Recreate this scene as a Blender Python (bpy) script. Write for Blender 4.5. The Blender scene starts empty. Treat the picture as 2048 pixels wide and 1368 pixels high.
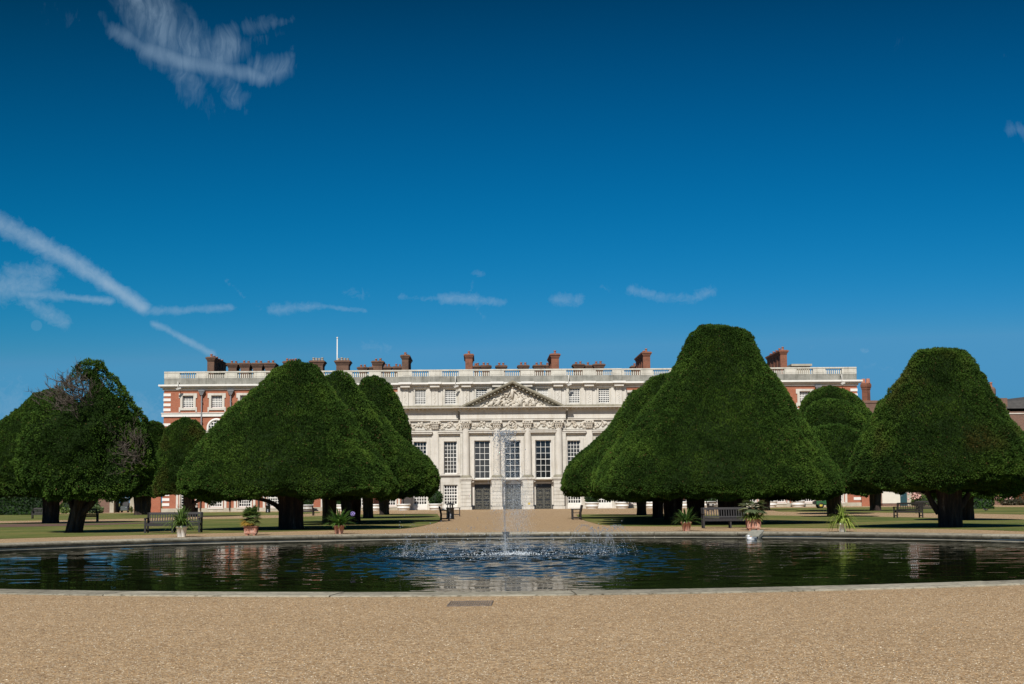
import bpy, math, random
import numpy as np
from mathutils import Vector, Matrix
random.seed(7)
rng = np.random.default_rng(11)
R = math.radians
scene = bpy.context.scene
COL = scene.collection

# ---------------------------------------------------------------- camera model
F, PITCH, ROLL, EYE = 3050.0, 0.10214395, -0.00870505, 1.42
CP, SP, CR, SR = math.cos(PITCH), math.sin(PITCH), math.cos(ROLL), math.sin(ROLL)

def ray(u, v):
    a, b = u - 1024.0, -(v - 684.0)
    x, y = a * CR - b * SR, a * SR + b * CR
    return Vector((x, F * CP - y * SP, F * SP + y * CP))

def G(u, v, z=0.0):
    d = ray(u, v)
    t = (z - EYE) / d.z
    return Vector((d.x * t, d.y * t, z))

def P(u, v, Y):
    d = ray(u, v)
    t = Y / d.y
    return Vector((d.x * t, Y, EYE + d.z * t))

cam_d = bpy.data.cameras.new('camera')
cam = bpy.data.objects.new('camera', cam_d)
COL.objects.link(cam)
cam_d.sensor_width = 36.0
cam_d.lens = F / 2048.0 * 36.0
cam_d.clip_start, cam_d.clip_end = 0.1, 5000.0
fw = Vector((0, CP, SP)); up0 = Vector((0, -SP, CP)); x0 = Vector((1, 0, 0))
rt = x0 * CR + up0 * SR
up = x0 * -SR + up0 * CR
cam.matrix_world = Matrix(((rt.x, up.x, -fw.x, 0), (rt.y, up.y, -fw.y, 0), (rt.z, up.z, -fw.z, EYE), (0, 0, 0, 1)))
scene.camera = cam

# ---------------------------------------------------------------- object helpers
def tag(o, label=None, cat=None, group=None, kind=None):
    if label: o['label'] = label
    if cat: o['category'] = cat
    if group: o['group'] = group
    if kind: o['kind'] = kind
    return o

def empty(name, loc, label, cat, group=None, rz=0.0):
    o = bpy.data.objects.new(name, None)
    o.location = loc
    o.rotation_euler = (0, 0, rz)
    o.empty_display_size = 0.3
    COL.objects.link(o)
    return tag(o, label, cat, group)

def copy_tree(o, parent=None):
    c = o.copy()
    COL.objects.link(c)
    c.parent = parent
    if parent: c.matrix_parent_inverse = o.matrix_parent_inverse.copy()
    for ch in o.children:
        copy_tree(ch, c)
    return c

class MB:
    """collects shapes into one mesh"""
    def __init__(s):
        s.v, s.f, s.sm = [], [], []
    def add(s, vs, fs, smooth=False):
        n = len(s.v)
        s.v += [tuple(p) for p in vs]
        s.f += [tuple(i + n for i in f) for f in fs]
        s.sm += [smooth] * len(fs)
    def box(s, x0, x1, y0, y1, z0, z1, M=None):
        vs = [Vector((x, y, z)) for z in (z0, z1) for y in (y0, y1) for x in (x0, x1)]
        if M is not None: vs = [M @ p for p in vs]
        s.add(vs, [(0, 2, 3, 1), (4, 5, 7, 6), (0, 1, 5, 4), (2, 6, 7, 3), (0, 4, 6, 2), (1, 3, 7, 5)])
    def taper(s, cx, cy, z0, z1, a0, b0, a1, b1):
        vs = [(cx + i * a, cy + j * b, z) for z, a, b in ((z0, a0, b0), (z1, a1, b1)) for j in (-1, 1) for i in (-1, 1)]
        s.add(vs, [(0, 2, 3, 1), (4, 5, 7, 6), (0, 1, 5, 4), (2, 6, 7, 3), (0, 4, 6, 2), (1, 3, 7, 5)])
    def lathe(s, prof, n=16, c=(0, 0, 0), M=None, smooth=True, caps=True, a0=0.0, a1=2 * math.pi):
        full = abs(a1 - a0 - 2 * math.pi) < 1e-6
        k = n if full else n + 1
        vs = []
        for r, z in prof:
            for i in range(k):
                a = a0 + (a1 - a0) * i / n
                p = Vector((c[0] + r * math.cos(a), c[1] + r * math.sin(a), c[2] + z))
                vs.append(M @ p if M is not None else p)
        fs = []
        for j in range(len(prof) - 1):
            for i in range(n):
                i2 = (i + 1) % k
                fs.append((j * k + i, j * k + i2, (j + 1) * k + i2, (j + 1) * k + i))
        s.add(vs, fs, smooth)
        if caps and full:
            s.add(vs[:k], [tuple(range(k))[::-1]])
            s.add(vs[-k:], [tuple(range(k))])
    def tube(s, pts, rad, n=6, smooth=True):
        pts = [Vector(p) for p in pts]
        if not hasattr(rad, '__len__'): rad = [rad] * len(pts)
        vs, fs = [], []
        ref = Vector((0, 0, 1))
        for i, p in enumerate(pts):
            d = (pts[min(i + 1, len(pts) - 1)] - pts[max(i - 1, 0)]).normalized()
            if abs(d.dot(ref)) > 0.95: e = d.cross(Vector((1, 0, 0))).normalized()
            else: e = d.cross(ref).normalized()
            g = d.cross(e)
            for k in range(n):
                a = 2 * math.pi * k / n
                vs.append(p + (e * math.cos(a) + g * math.sin(a)) * rad[i])
        for i in range(len(pts) - 1):
            for k in range(n):
                k2 = (k + 1) % n
                fs.append((i * n + k, (i + 1) * n + k, (i + 1) * n + k2, i * n + k2))
        fs.append(tuple(range(n)))
        fs.append(tuple((len(pts) - 1) * n + k for k in range(n))[::-1])
        s.add(vs, fs, smooth)
    def ell(s, c, r, n=8, m=5, M=None):
        vs, fs = [], []
        if not hasattr(r, '__len__'): r = (r, r, r)
        c = Vector(c)
        def put(x, y, z):
            p = Vector((x * r[0], y * r[1], z * r[2]))
            if M is not None: p = M @ p
            vs.append(c + p)
        put(0, 0, -1)
        for j in range(1, m):
            ph = -math.pi / 2 + math.pi * j / m
            for i in range(n):
                a = 2 * math.pi * i / n
                put(math.cos(ph) * math.cos(a), math.cos(ph) * math.sin(a), math.sin(ph))
        put(0, 0, 1)
        for i in range(n):
            fs.append((0, 1 + (i + 1) % n, 1 + i))
            fs.append((len(vs) - 1, 1 + (m - 2) * n + i, 1 + (m - 2) * n + (i + 1) % n))
        for j in range(m - 2):
            for i in range(n):
                a, b = 1 + j * n + i, 1 + j * n + (i + 1) % n
                fs.append((a, b, b + n, a + n))
        s.add(vs, fs, True)
    def build(s, name, mat, parent=None, bevel=0.0):
        me = bpy.data.meshes.new(name)
        me.from_pydata(s.v, [], s.f)
        me.polygons.foreach_set('use_smooth', s.sm)
        me.materials.append(mat)
        me.update()
        o = bpy.data.objects.new(name, me)
        COL.objects.link(o)
        if parent is not None: o.parent = parent
        if bevel:
            b = o.modifiers.new('bevel', 'BEVEL')
            b.width, b.segments, b.limit_method = bevel, 2, 'ANGLE'
        return o

def np_mesh(name, verts, faces4, mat, parent=None, col=None, smooth=False, tri=False):
    """fast mesh from numpy arrays of quads or triangles; col = per-vertex RGBA"""
    k = 3 if tri else 4
    me = bpy.data.meshes.new(name)
    nv, nf = len(verts), len(faces4)
    me.vertices.add(nv)
    me.vertices.foreach_set('co', np.ascontiguousarray(verts, dtype=np.float32).ravel())
    me.loops.add(nf * k)
    me.loops.foreach_set('vertex_index', np.ascontiguousarray(faces4, dtype=np.int32).ravel())
    me.polygons.add(nf)
    me.polygons.foreach_set('loop_start', np.arange(0, nf * k, k, dtype=np.int32))
    me.polygons.foreach_set('loop_total', np.full(nf, k, dtype=np.int32))
    me.polygons.foreach_set('use_smooth', np.full(nf, smooth, dtype=bool))
    if col is not None:
        a = me.attributes.new('tint', 'FLOAT_COLOR', 'POINT')
        a.data.foreach_set('color', np.ascontiguousarray(col, dtype=np.float32).ravel())
    me.materials.append(mat)
    me.update(calc_edges=True)
    me.validate()
    o = bpy.data.objects.new(name, me)
    COL.objects.link(o)
    if parent is not None: o.parent = parent
    return o

def _hash(ix, iy, iz, s):
    h = (ix.astype(np.int64) * 374761393 + iy.astype(np.int64) * 668265263 + iz.astype(np.int64) * 2147483647 + s * 974634777) & 0xFFFFFFFF
    h = ((h ^ (h >> 13)) * 1274126177) & 0xFFFFFFFF
    h = (h ^ (h >> 16)) & 0xFFFFFFFF
    return h / 4294967295.0

def vnoise(p, s=0):
    i = np.floor(p); f = p - i; i = i.astype(np.int64)
    f = f * f * (3 - 2 * f)
    r = 0
    for dx in (0, 1):
        for dy in (0, 1):
            for dz in (0, 1):
                w = (f[:, 0] if dx else 1 - f[:, 0]) * (f[:, 1] if dy else 1 - f[:, 1]) * (f[:, 2] if dz else 1 - f[:, 2])
                r = r + w * _hash(i[:, 0] + dx, i[:, 1] + dy, i[:, 2] + dz, s)
    return r * 2 - 1

# ---------------------------------------------------------------- materials
def mat_new(name):
    m = bpy.data.materials.new(name)
    m.use_nodes = True
    nt = m.node_tree
    b = nt.nodes['Principled BSDF']
    return m, nt, b

def N(nt, t, **kw):
    n = nt.nodes.new(t)
    for k, val in kw.items():
        if k.startswith('i_'): n.inputs[k[2:].replace('_', ' ')].default_value = val
        else: setattr(n, k, val)
    return n

def ramp(nt, src, stops):
    r = nt.nodes.new('ShaderNodeValToRGB')
    e = r.color_ramp.elements
    while len(e) < len(stops): e.new(0.5)
    for i, (p, c) in enumerate(stops):
        e[i].position = p
        e[i].color = (*c, 1) if len(c) == 3 else c
    nt.links.new(src, r.inputs[0])
    return r

def noise(nt, vec, scale, detail=4, rough=0.6):
    n = N(nt, 'ShaderNodeTexNoise')
    n.inputs['Scale'].default_value = scale
    n.inputs['Detail'].default_value = detail
    n.inputs['Roughness'].default_value = rough
    if vec is not None: nt.links.new(vec, n.inputs['Vector'])
    return n

def mixc(nt, fac, a, b, mode='MIX'):
    m = nt.nodes.new('ShaderNodeMix')
    m.data_type = 'RGBA'; m.blend_type = mode
    for val, idx in ((fac, 0), (a, 6), (b, 7)):
        if hasattr(val, 'links') or isinstance(val, bpy.types.NodeSocket): nt.links.new(val, m.inputs[idx])
        elif isinstance(val, (int, float)): m.inputs[idx].default_value = val
        else: m.inputs[idx].default_value = (*val, 1)
    return m.outputs[2]

def bump(nt, b, h, strength=0.3, dist=0.02):
    n = N(nt, 'ShaderNodeBump')
    n.inputs['Strength'].default_value = strength
    n.inputs['Distance'].default_value = dist
    nt.links.new(h, n.inputs['Height'])
    nt.links.new(n.outputs[0], b.inputs['Normal'])
    return n

def obj_coord(nt):
    return N(nt, 'ShaderNodeTexCoord').outputs['Object']

def simple(name, c, rough=0.6, var=0.25, scale=6.0, metal=0.0, spec=0.5, bmp=0.0):
    m, nt, b = mat_new(name)
    v = obj_coord(nt)
    n = noise(nt, v, scale)
    lo = tuple(x * (1 - var) for x in c); hi = tuple(min(1, x * (1 + var)) for x in c)
    r = ramp(nt, n.outputs['Fac'], [(0.3, lo), (0.7, hi)])
    nt.links.new(r.outputs[0], b.inputs['Base Color'])
    b.inputs['Roughness'].default_value = rough
    b.inputs['Metallic'].default_value = metal
    b.inputs['Specular IOR Level'].default_value = spec
    if bmp: bump(nt, b, n.outputs['Fac'], bmp, 0.02)
    return m

def stone_mat(name, c1, c2, stain, amount, joints=True, bw=1.3, bh=0.45):
    m, nt, b = mat_new(name)
    v = obj_coord(nt)
    sep = N(nt, 'ShaderNodeSeparateXYZ'); nt.links.new(v, sep.inputs[0])
    add = N(nt, 'ShaderNodeMath', operation='ADD'); nt.links.new(sep.outputs[0], add.inputs[0]); nt.links.new(sep.outputs[1], add.inputs[1])
    cmb = N(nt, 'ShaderNodeCombineXYZ'); nt.links.new(add.outputs[0], cmb.inputs[0]); nt.links.new(sep.outputs[2], cmb.inputs[1])
    n1 = noise(nt, v, 0.8, 6, 0.65)
    r1 = ramp(nt, n1.outputs['Fac'], [(0.35, c1), (0.65, c2)])
    # rain streaks: noise stretched vertically
    mp = N(nt, 'ShaderNodeMapping'); mp.inputs['Scale'].default_value = (2.2, 2.2, 0.25)
    nt.links.new(v, mp.inputs[0])
    n2 = noise(nt, mp.outputs[0], 1.0, 7, 0.7)
    r2 = ramp(nt, n2.outputs['Fac'], [(0.5, (0, 0, 0)), (0.75, (1, 1, 1))])
    mul = N(nt, 'ShaderNodeMath', operation='MULTIPLY'); nt.links.new(r2.outputs[0], mul.inputs[0]); mul.inputs[1].default_value = amount
    c = mixc(nt, mul.outputs[0], r1.outputs[0], stain)
    if joints:
        br = N(nt, 'ShaderNodeTexBrick')
        br.inputs['Scale'].default_value = 1.0
        br.inputs['Brick Width'].default_value = bw
        br.inputs['Row Height'].default_value = bh
        br.inputs['Mortar Size'].default_value = 0.012
        br.inputs['Color1'].default_value = (1, 1, 1, 1); br.inputs['Color2'].default_value = (.80, .79, .76, 1)
        br.inputs['Mortar'].default_value = (.6, .57, .52, 1)
        nt.links.new(cmb.outputs[0], br.inputs['Vector'])
        c = mixc(nt, 0.6, c, br.outputs['Color'], 'MULTIPLY')
    nt.links.new(c, b.inputs['Base Color'])
    b.inputs['Roughness'].default_value = 0.85
    b.inputs['Specular IOR Level'].default_value = 0.25
    bump(nt, b, n1.outputs['Fac'], 0.25, 0.02)
    return m

def brick_mat(name, c1, c2, mortar, dirt=(0.06, 0.04, 0.03), amount=0.25):
    m, nt, b = mat_new(name)
    v = obj_coord(nt)
    sep = N(nt, 'ShaderNodeSeparateXYZ'); nt.links.new(v, sep.inputs[0])
    add = N(nt, 'ShaderNodeMath', operation='ADD'); nt.links.new(sep.outputs[0], add.inputs[0]); nt.links.new(sep.outputs[1], add.inputs[1])
    cmb = N(nt, 'ShaderNodeCombineXYZ'); nt.links.new(add.outputs[0], cmb.inputs[0]); nt.links.new(sep.outputs[2], cmb.inputs[1])
    br = N(nt, 'ShaderNodeTexBrick')
    br.inputs['Scale'].default_value = 1.0
    br.inputs['Brick Width'].default_value = 0.23
    br.inputs['Row Height'].default_value = 0.075
    br.inputs['Mortar Size'].default_value = 0.008
    br.inputs['Bias'].default_value = -0.1
    br.inputs['Color1'].default_value = (*c1, 1); br.inputs['Color2'].default_value = (*c2, 1); br.inputs['Mortar'].default_value = (*mortar, 1)
    nt.links.new(cmb.outputs[0], br.inputs['Vector'])
    n = noise(nt, v, 0.9, 7, 0.7)
    r = ramp(nt, n.outputs['Fac'], [(0.45, (0, 0, 0)), (0.75, (1, 1, 1))])
    mul = N(nt, 'ShaderNodeMath', operation='MULTIPLY'); nt.links.new(r.outputs[0], mul.inputs[0]); mul.inputs[1].default_value = amount
    c = mixc(nt, mul.outputs[0], br.outputs['Color'], dirt)
    nt.links.new(c, b.inputs['Base Color'])
    b.inputs['Roughness'].default_value = 0.9
    b.inputs['Specular IOR Level'].default_value = 0.2
    return m

MAT = {}
MAT['stone'] = stone_mat('portland_stone', (.545, .515, .455), (.625, .595, .53), (.36, .31, .23), .7)
MAT['stone_plain'] = stone_mat('carved_stone', (.545, .51, .45), (.62, .585, .52), (.39, .33, .24), .65, joints=False)
MAT['stone_relief'] = stone_mat('relief_stone', (.51, .465, .39), (.60, .555, .48), (.34, .26, .17), .8, joints=False)
MAT['stone_grey'] = stone_mat('weathered_parapet_stone', (.20, .195, .17), (.34, .33, .29), (.10, .10, .08), .8, bw=4.0, bh=2.0)
MAT['stone_moss'] = stone_mat('lichen_stone', (.22, .20, .15), (.33, .30, .23), (.12, .11, .06), .9, joints=False)
MAT['stone_pale'] = stone_mat('balustrade_stone', (.50, .475, .41), (.62, .595, .52), (.24, .22, .17), .7, joints=False)
MAT['plinth'] = stone_mat('plinth_stone', (.40, .36, .28), (.50, .46, .37), (.25, .21, .15), .6, bw=1.2, bh=.5)
MAT['white'] = simple('white_paint', (.72, .70, .65), .45, .06, 2.0)
MAT['brick'] = brick_mat('orange_red_brick', (.37, .105, .050), (.30, .080, .038), (.38, .25, .18), (.17, .06, .035), .38)
MAT['brick_old'] = brick_mat('weathered_brick', (.155, .078, .055), (.21, .11, .077), (.22, .18, .145), (.08, .06, .05), .5)
MAT['brick_stack'] = brick_mat('sooty_chimney_brick', (.17, .085, .055), (.105, .058, .042), (.19, .145, .105), (.035, .028, .024), .75)
MAT['brick_red_stack'] = brick_mat('red_chimney_brick', (.28, .095, .052), (.20, .070, .042), (.25, .17, .12), (.06, .038, .03), .55)
MAT['terracotta'] = simple('terracotta', (.44, .19, .12), .85, .3, 9.0, bmp=.2)
MAT['pot_cream'] = simple('cream_chimney_pot', (.55, .48, .36), .8, .2, 5)
MAT['iron'] = simple('black_iron', (.012, .013, .014), .45, .3, 8, 0.0)
MAT['door_iron'] = simple('dark_iron_gate', (.018, .021, .024), .4, .3, 8)
MAT['gilt'] = simple('dull_gilt_iron', (.20, .19, .15), .45, .3, 8, .3)
MAT['lead'] = simple('roof_lead', (.16, .16, .165), .6, .2, 3)
MAT['slate'] = simple('roof_slate', (.075, .070, .064), .7, .3, 2)
MAT['wood_dark'] = simple('weathered_dark_teak', (.019, .016, .016), .7, .4, 14, bmp=.2)
MAT['wood_grey'] = simple('grey_brown_teak', (.020, .016, .014), .7, .4, 14, bmp=.2)
MAT['bin_black'] = simple('black_bin_paint', (.010, .011, .012), .35, .2, 6)
MAT['teal'] = simple('teal_door_paint', (.012, .055, .065), .5, .15, 4)
MAT['cream_panel'] = simple('cream_panel', (.62, .59, .50), .6, .05, 2)
MAT['rubber'] = simple('black_rubber', (.012, .012, .012), .7, .2, 8)
MAT['yellow'] = simple('yellow_hub', (.62, .44, .05), .5, .1, 6)
MAT['tractor_green'] = simple('green_machine_paint', (.025, .10, .03), .4, .15, 5)
MAT['steel'] = simple('grey_steel', (.30, .31, .33), .4, .15, 5, .5)
MAT['soil'] = simple('potting_soil', (.035, .022, .015), .95, .3, 20)
MAT['lilac'] = simple('lilac_petals', (.30, .24, .55), .6, .2, 20)
MAT['feather_white'] = simple('white_feathers', (.72, .73, .74), .7, .08, 12)
MAT['feather_grey'] = simple('grey_feathers', (.16, .18, .20), .7, .2, 12)
MAT['feather_black'] = simple('black_feathers', (.010, .010, .012), .5, .2, 12)
MAT['bill'] = simple('orange_bill', (.55, .24, .04), .5, .1, 12)
MAT['ramp_wood'] = simple('silvered_boards', (.30, .29, .24), .8, .2, 7)
MAT['blossom'] = simple('pink_white_blossom', (.62, .38, .33), .7, .3, 20)
MAT['orange_bloom'] = simple('orange_blossom', (.48, .14, .05), .7, .3, 20)

# whitewashed terracotta with chipped paint
m, nt, b = mat_new('whitewashed_pot')
v = obj_coord(nt); n = noise(nt, v, 7, 6, .7)
r = ramp(nt, n.outputs['Fac'], [(.33, (.40, .28, .18)), (.40, (.74, .71, .63)), (.7, (.82, .80, .74))])
nt.links.new(r.outputs[0], b.inputs['Base Color']); b.inputs['Roughness'].default_value = .7
MAT['pot_white'] = m
# old terracotta with lime bloom
m, nt, b = mat_new('lime_bloomed_terracotta')
v = obj_coord(nt); n = noise(nt, v, 5, 7, .7)
r = ramp(nt, n.outputs['Fac'], [(.3, (.36, .14, .085)), (.5, (.46, .22, .15)), (.68, (.56, .40, .32))])
nt.links.new(r.outputs[0], b.inputs['Base Color']); b.inputs['Roughness'].default_value = .85
MAT['pot_terra'] = m

# glass
m, nt, b = mat_new('window_glass')
v = obj_coord(nt); n = noise(nt, v, 0.6, 2)
r = ramp(nt, n.outputs['Fac'], [(.35, (.008, .010, .012)), (.65, (.024, .027, .029))])
oi = N(nt, 'ShaderNodeObjectInfo'); ro = ramp(nt, oi.outputs['Random'], [(.0, (0, 0, 0)), (.55, (.02, .02, .02)), (.72, (.25, .25, .25)), (.9, (.6, .6, .6)), (1, (.9, .9, .9))])
c_ = mixc(nt, ro.outputs[0], r.outputs[0], (.085, .078, .068))
nt.links.new(c_, b.inputs['Base Color'])
b.inputs['Roughness'].default_value = .04
b.inputs['IOR'].default_value = 1.5
n2 = noise(nt, v, 1.5, 2); bump(nt, b, n2.outputs['Fac'], .05, .02)
MAT['glass'] = m
MAT['blind'] = simple('window_blind', (.55, .53, .47), .6, .08, 2)

# foliage with per-vertex tint
def leaf_mat(name, trans=.25, rough=.55, spec=.2):
    m, nt, b = mat_new(name)
    a = N(nt, 'ShaderNodeAttribute', attribute_name='tint')
    nt.links.new(a.outputs['Color'], b.inputs['Base Color'])
    b.inputs['Roughness'].default_value = rough
    b.inputs['Specular IOR Level'].default_value = spec
    if trans:
        t = N(nt, 'ShaderNodeBsdfTranslucent')
        sc = mixc(nt, 1.0, a.outputs['Color'], (1.1, 1.25, .6), 'MULTIPLY')
        nt.links.new(sc, t.inputs['Color'])
        mx = N(nt, 'ShaderNodeMixShader'); mx.inputs[0].default_value = trans
        out = nt.nodes['Material Output']
        nt.links.new(b.outputs[0], mx.inputs[1]); nt.links.new(t.outputs[0], mx.inputs[2]); nt.links.new(mx.outputs[0], out.inputs[0])
    return m
MAT['yew'] = leaf_mat('yew_foliage', .12, .75, .08)
MAT['leaf'] = leaf_mat('strappy_leaves', .3, .4)
# bark
m, nt, b = mat_new('yew_bark')
v = obj_coord(nt)
mp = N(nt, 'ShaderNodeMapping'); mp.inputs['Scale'].default_value = (3.2, 3.2, .55); nt.links.new(v, mp.inputs[0])
n = noise(nt, mp.outputs[0], 1.6, 8, .7)
r = ramp(nt, n.outputs['Fac'], [(.32, (.006, .004, .004)), (.48, (.028, .017, .014)), (.60, (.065, .040, .030)), (.72, (.22, .165, .125))])
nt.links.new(r.outputs[0], b.inputs['Base Color']); b.inputs['Roughness'].default_value = .9
bump(nt, b, n.outputs['Fac'], .9, .08)
MAT['bark'] = m
MAT['deadwood'] = simple('bare_grey_twigs', (.085, .068, .052), .85, .35, 8)
SKY_CURVE = [(.52, .355, .0, .07), (.62, .215, .028, .29), (1.28, .395, .085, .53)]      # slope, offset, floor, ceiling per channel
# ---------------------------------------------------------------- world, sun
SUN_EL, SUN_AZ = R(42), R(12)          # azimuth: how far to the left of straight behind the viewer
sun_dir = Vector((-math.sin(SUN_AZ) * math.cos(SUN_EL), -math.cos(SUN_AZ) * math.cos(SUN_EL), math.sin(SUN_EL)))
sd = bpy.data.lights.new('sun', 'SUN')
sd.energy = 5.0
sd.angle = R(0.5)
sd.color = (1.0, .955, .89)
so = bpy.data.objects.new('sun', sd)
so.rotation_euler = (-sun_dir).to_track_quat('-Z', 'Y').to_euler()
so.location = (-60, -200, 200)
COL.objects.link(so)

w = bpy.data.worlds.new('World')
scene.world = w
w.use_nodes = True
wt = w.node_tree
bg = wt.nodes['Background']
sky = wt.nodes.new('ShaderNodeTexSky')
sky.sky_type = 'NISHITA'
sky.sun_disc = False
sky.sun_elevation = SUN_EL
sky.sun_rotation = R(192)
sky.altitude = 0
sky.air_density = 1.0
sky.dust_density = 0.4
sky.ozone_density = 3.0
SKY_STRENGTH = 0.10
bg.inputs['Strength'].default_value = SKY_STRENGTH
def wm(op, a, b_=None, c_=None):
    n = wt.nodes.new('ShaderNodeMath'); n.operation = op
    for i, val in enumerate((a, b_, c_)):
        if val is None: continue
        if isinstance(val, (int, float)): n.inputs[i].default_value = val
        else: wt.links.new(val, n.inputs[i])
    return n.outputs[0]
def wv(op, a, b_=None, scale=None):
    n = wt.nodes.new('ShaderNodeVectorMath'); n.operation = op
    for i, val in enumerate((a, b_)):
        if val is None: continue
        if isinstance(val, (tuple, Vector)): n.inputs[i].default_value = val
        else: wt.links.new(val, n.inputs[i])
    if scale is not None:
        if isinstance(scale, (int, float)): n.inputs['Scale'].default_value = scale
        else: wt.links.new(scale, n.inputs['Scale'])
    return n.outputs['Value'] if op in ('LENGTH', 'DOT_PRODUCT') else n.outputs['Vector']

# polarised, deep blue sky: linear contrast per channel on the Nishita colour
sepc = wt.nodes.new('ShaderNodeSeparateColor'); wt.links.new(sky.outputs[0], sepc.inputs[0])
cmbc = wt.nodes.new('ShaderNodeCombineColor')
for ch, (slope, off, flo, cap) in enumerate(SKY_CURVE):
    if ch == 0:      # red fades in smoothly towards the horizon
        p_ = wm('MULTIPLY', wm('POWER', wm('MULTIPLY', sepc.outputs[0], SKY_STRENGTH / .455), 7.0), .050 / SKY_STRENGTH)
    else:
        p_ = wm('MULTIPLY_ADD', sepc.outputs[ch], slope, -slope * off / SKY_STRENGTH)
    wt.links.new(wm('MINIMUM', wm('MAXIMUM', p_, flo / SKY_STRENGTH), cap / SKY_STRENGTH), cmbc.inputs[ch])
# keep the green below the blue so the lowest band of sky stays pale blue
gl = [l for l in wt.links if l.to_socket == cmbc.inputs[1]][0].from_socket
bl = [l for l in wt.links if l.to_socket == cmbc.inputs[2]][0].from_socket
wt.links.new(wm('MAXIMUM', bl, wm('MULTIPLY', gl, 1.75)), cmbc.inputs[2])
sky_col = cmbc.outputs[0]

# direction -> (azimuth, elevation) in degrees
tc = wt.nodes.new('ShaderNodeTexCoord')
nrm = wv('NORMALIZE', tc.outputs['Generated'])
sx = wt.nodes.new('ShaderNodeSeparateXYZ'); wt.links.new(nrm, sx.inputs[0])
az = wm('MULTIPLY', wm('ARCTAN2', sx.outputs[0], sx.outputs[1]), 180 / math.pi)
el = wm('MULTIPLY', wm('ARCSINE', sx.outputs[2]), 180 / math.pi)
cm = wt.nodes.new('ShaderNodeCombineXYZ'); wt.links.new(az, cm.inputs[0]); wt.links.new(el, cm.inputs[1])
ang = cm.outputs[0]

def AE(u, v):
    d = ray(u, v).normalized()
    return Vector((math.degrees(math.atan2(d.x, d.y)), math.degrees(math.asin(d.z)), 0))

def wnoise(vec, scale, detail=5, rough=.6, dist=0.0):
    n = wt.nodes.new('ShaderNodeTexNoise')
    n.inputs['Scale'].default_value = scale; n.inputs['Detail'].default_value = detail
    n.inputs['Roughness'].default_value = rough; n.inputs['Distortion'].default_value = dist
    wt.links.new(vec, n.inputs['Vector'])
    return n
def warp(vec, scale, amt, detail=4):
    n = wnoise(vec, scale, detail)
    d = wv('SUBTRACT', n.outputs['Color'], (.5, .5, .5))
    return wv('ADD', vec, wv('SCALE', d, None, amt))
def stroke(vec, a, b_, w0, inten, soft=0.0):
    """soft capsule between two sky directions; w0 in pixels of the 2048 frame"""
    A, B = AE(*a), AE(*b_)
    d = B - A
    pa = wv('SUBTRACT', vec, tuple(A))
    t = wm('DIVIDE', wv('DOT_PRODUCT', pa, tuple(d)), max(d.length_squared, 1e-6))
    n = wt.nodes.new('ShaderNodeClamp'); wt.links.new(t, n.inputs[0])
    q = wv('SUBTRACT', pa, wv('SCALE', tuple(d), None, n.outputs[0]))
    dist = wv('LENGTH', q)
    mr = wt.nodes.new('ShaderNodeMapRange'); mr.interpolation_type = 'SMOOTHSTEP'
    wt.links.new(dist, mr.inputs[0])
    mr.inputs[1].default_value = 0.0; mr.inputs[2].default_value = w0 * DEGPX * 1.75
    mr.inputs[3].default_value = 1.0; mr.inputs[4].default_value = 0.0
    return wm('MULTIPLY', wm('POWER', mr.outputs[0], 1.7), inten)
DEGPX = math.degrees(1 / F)
def combine(lst):
    o = lst[0]
    for x in lst[1:]: o = wm('MAXIMUM', o, x)
    return o

flat = wv('MULTIPLY', ang, (1, 1, 0))
w1 = warp(flat, .45, .50, 3)       # loose curls
w2 = warp(flat, 2.0, .20, 5)       # ragged trail edges
def contrast(nz_, lo, hi, a, b_):
    mr = wt.nodes.new('ShaderNodeMapRange'); mr.interpolation_type = 'SMOOTHSTEP'
    wt.links.new(nz_, mr.inputs[0])
    for i_, val in enumerate((lo, hi, a, b_)): mr.inputs[i_ + 1].default_value = val
    return mr.outputs[0]
# big feathered cirrus: a bright curved spine, feathers rising from it, a hook at its right end
spine = combine([stroke(w1, (232, 60), (300, 98), 22, .52), stroke(w1, (300, 98), (360, 122), 27, .68), stroke(w1, (360, 122), (440, 138), 28, .72),
    stroke(w1, (440, 138), (520, 152), 22, .66), stroke(w1, (520, 152), (562, 138), 20, .46), stroke(w1, (562, 138), (582, 112), 15, .26),
    stroke(w1, (420, 105), (470, 62), 30, .26), stroke(w1, (470, 62), (530, 45), 24, .30), stroke(w1, (530, 45), (580, 38), 13, .24), stroke(w1, (490, 80), (560, 70), 24, .16), stroke(w1, (560, 70), (590, 108), 20, .15),
    stroke(w1, (800, 152), (820, 184), 11, .07), stroke(w1, (1955, 300), (1985, 270), 5, .06), stroke(w1, (1905, 332), (1950, 305), 6, .06), stroke(w1, (2005, 112), (2060, 128), 9, .10), stroke(w1, (2025, 258), (2075, 262), 24, .34)])
veil = combine([stroke(w1, (285, -20), (320, 70), 66, .42), stroke(w1, (330, 60), (400, 105), 60, .34), stroke(w1, (430, 130), (450, 95), 46, .40), stroke(w1, (520, 140), (560, 130), 34, .34),
    stroke(w1, (345, 125), (385, 175), 40, .24), stroke(w1, (445, 140), (472, 190), 30, .26), stroke(w1, (380, 180), (450, 235), 44, .08), stroke(w1, (470, 190), (500, 230), 20, .10),
    stroke(w1, (80, 10), (140, 45), 36, .04), stroke(w1, (205, 30), (212, 50), 12, .12), stroke(w1, (1010, 100), (1030, 130), 50, .015), stroke(w1, (1790, 115), (1830, 90), 60, .045), stroke(w1, (1800, 130), (1810, 160), 36, .03)])
w3 = warp(warp(w1, .35, 1.1, 2), 1.2, .25, 3)
mpw = wt.nodes.new('ShaderNodeMapping'); mpw.inputs['Rotation'].default_value = (0, 0, R(-18)); mpw.inputs['Scale'].default_value = (5.5, 1.2, 1)
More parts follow.
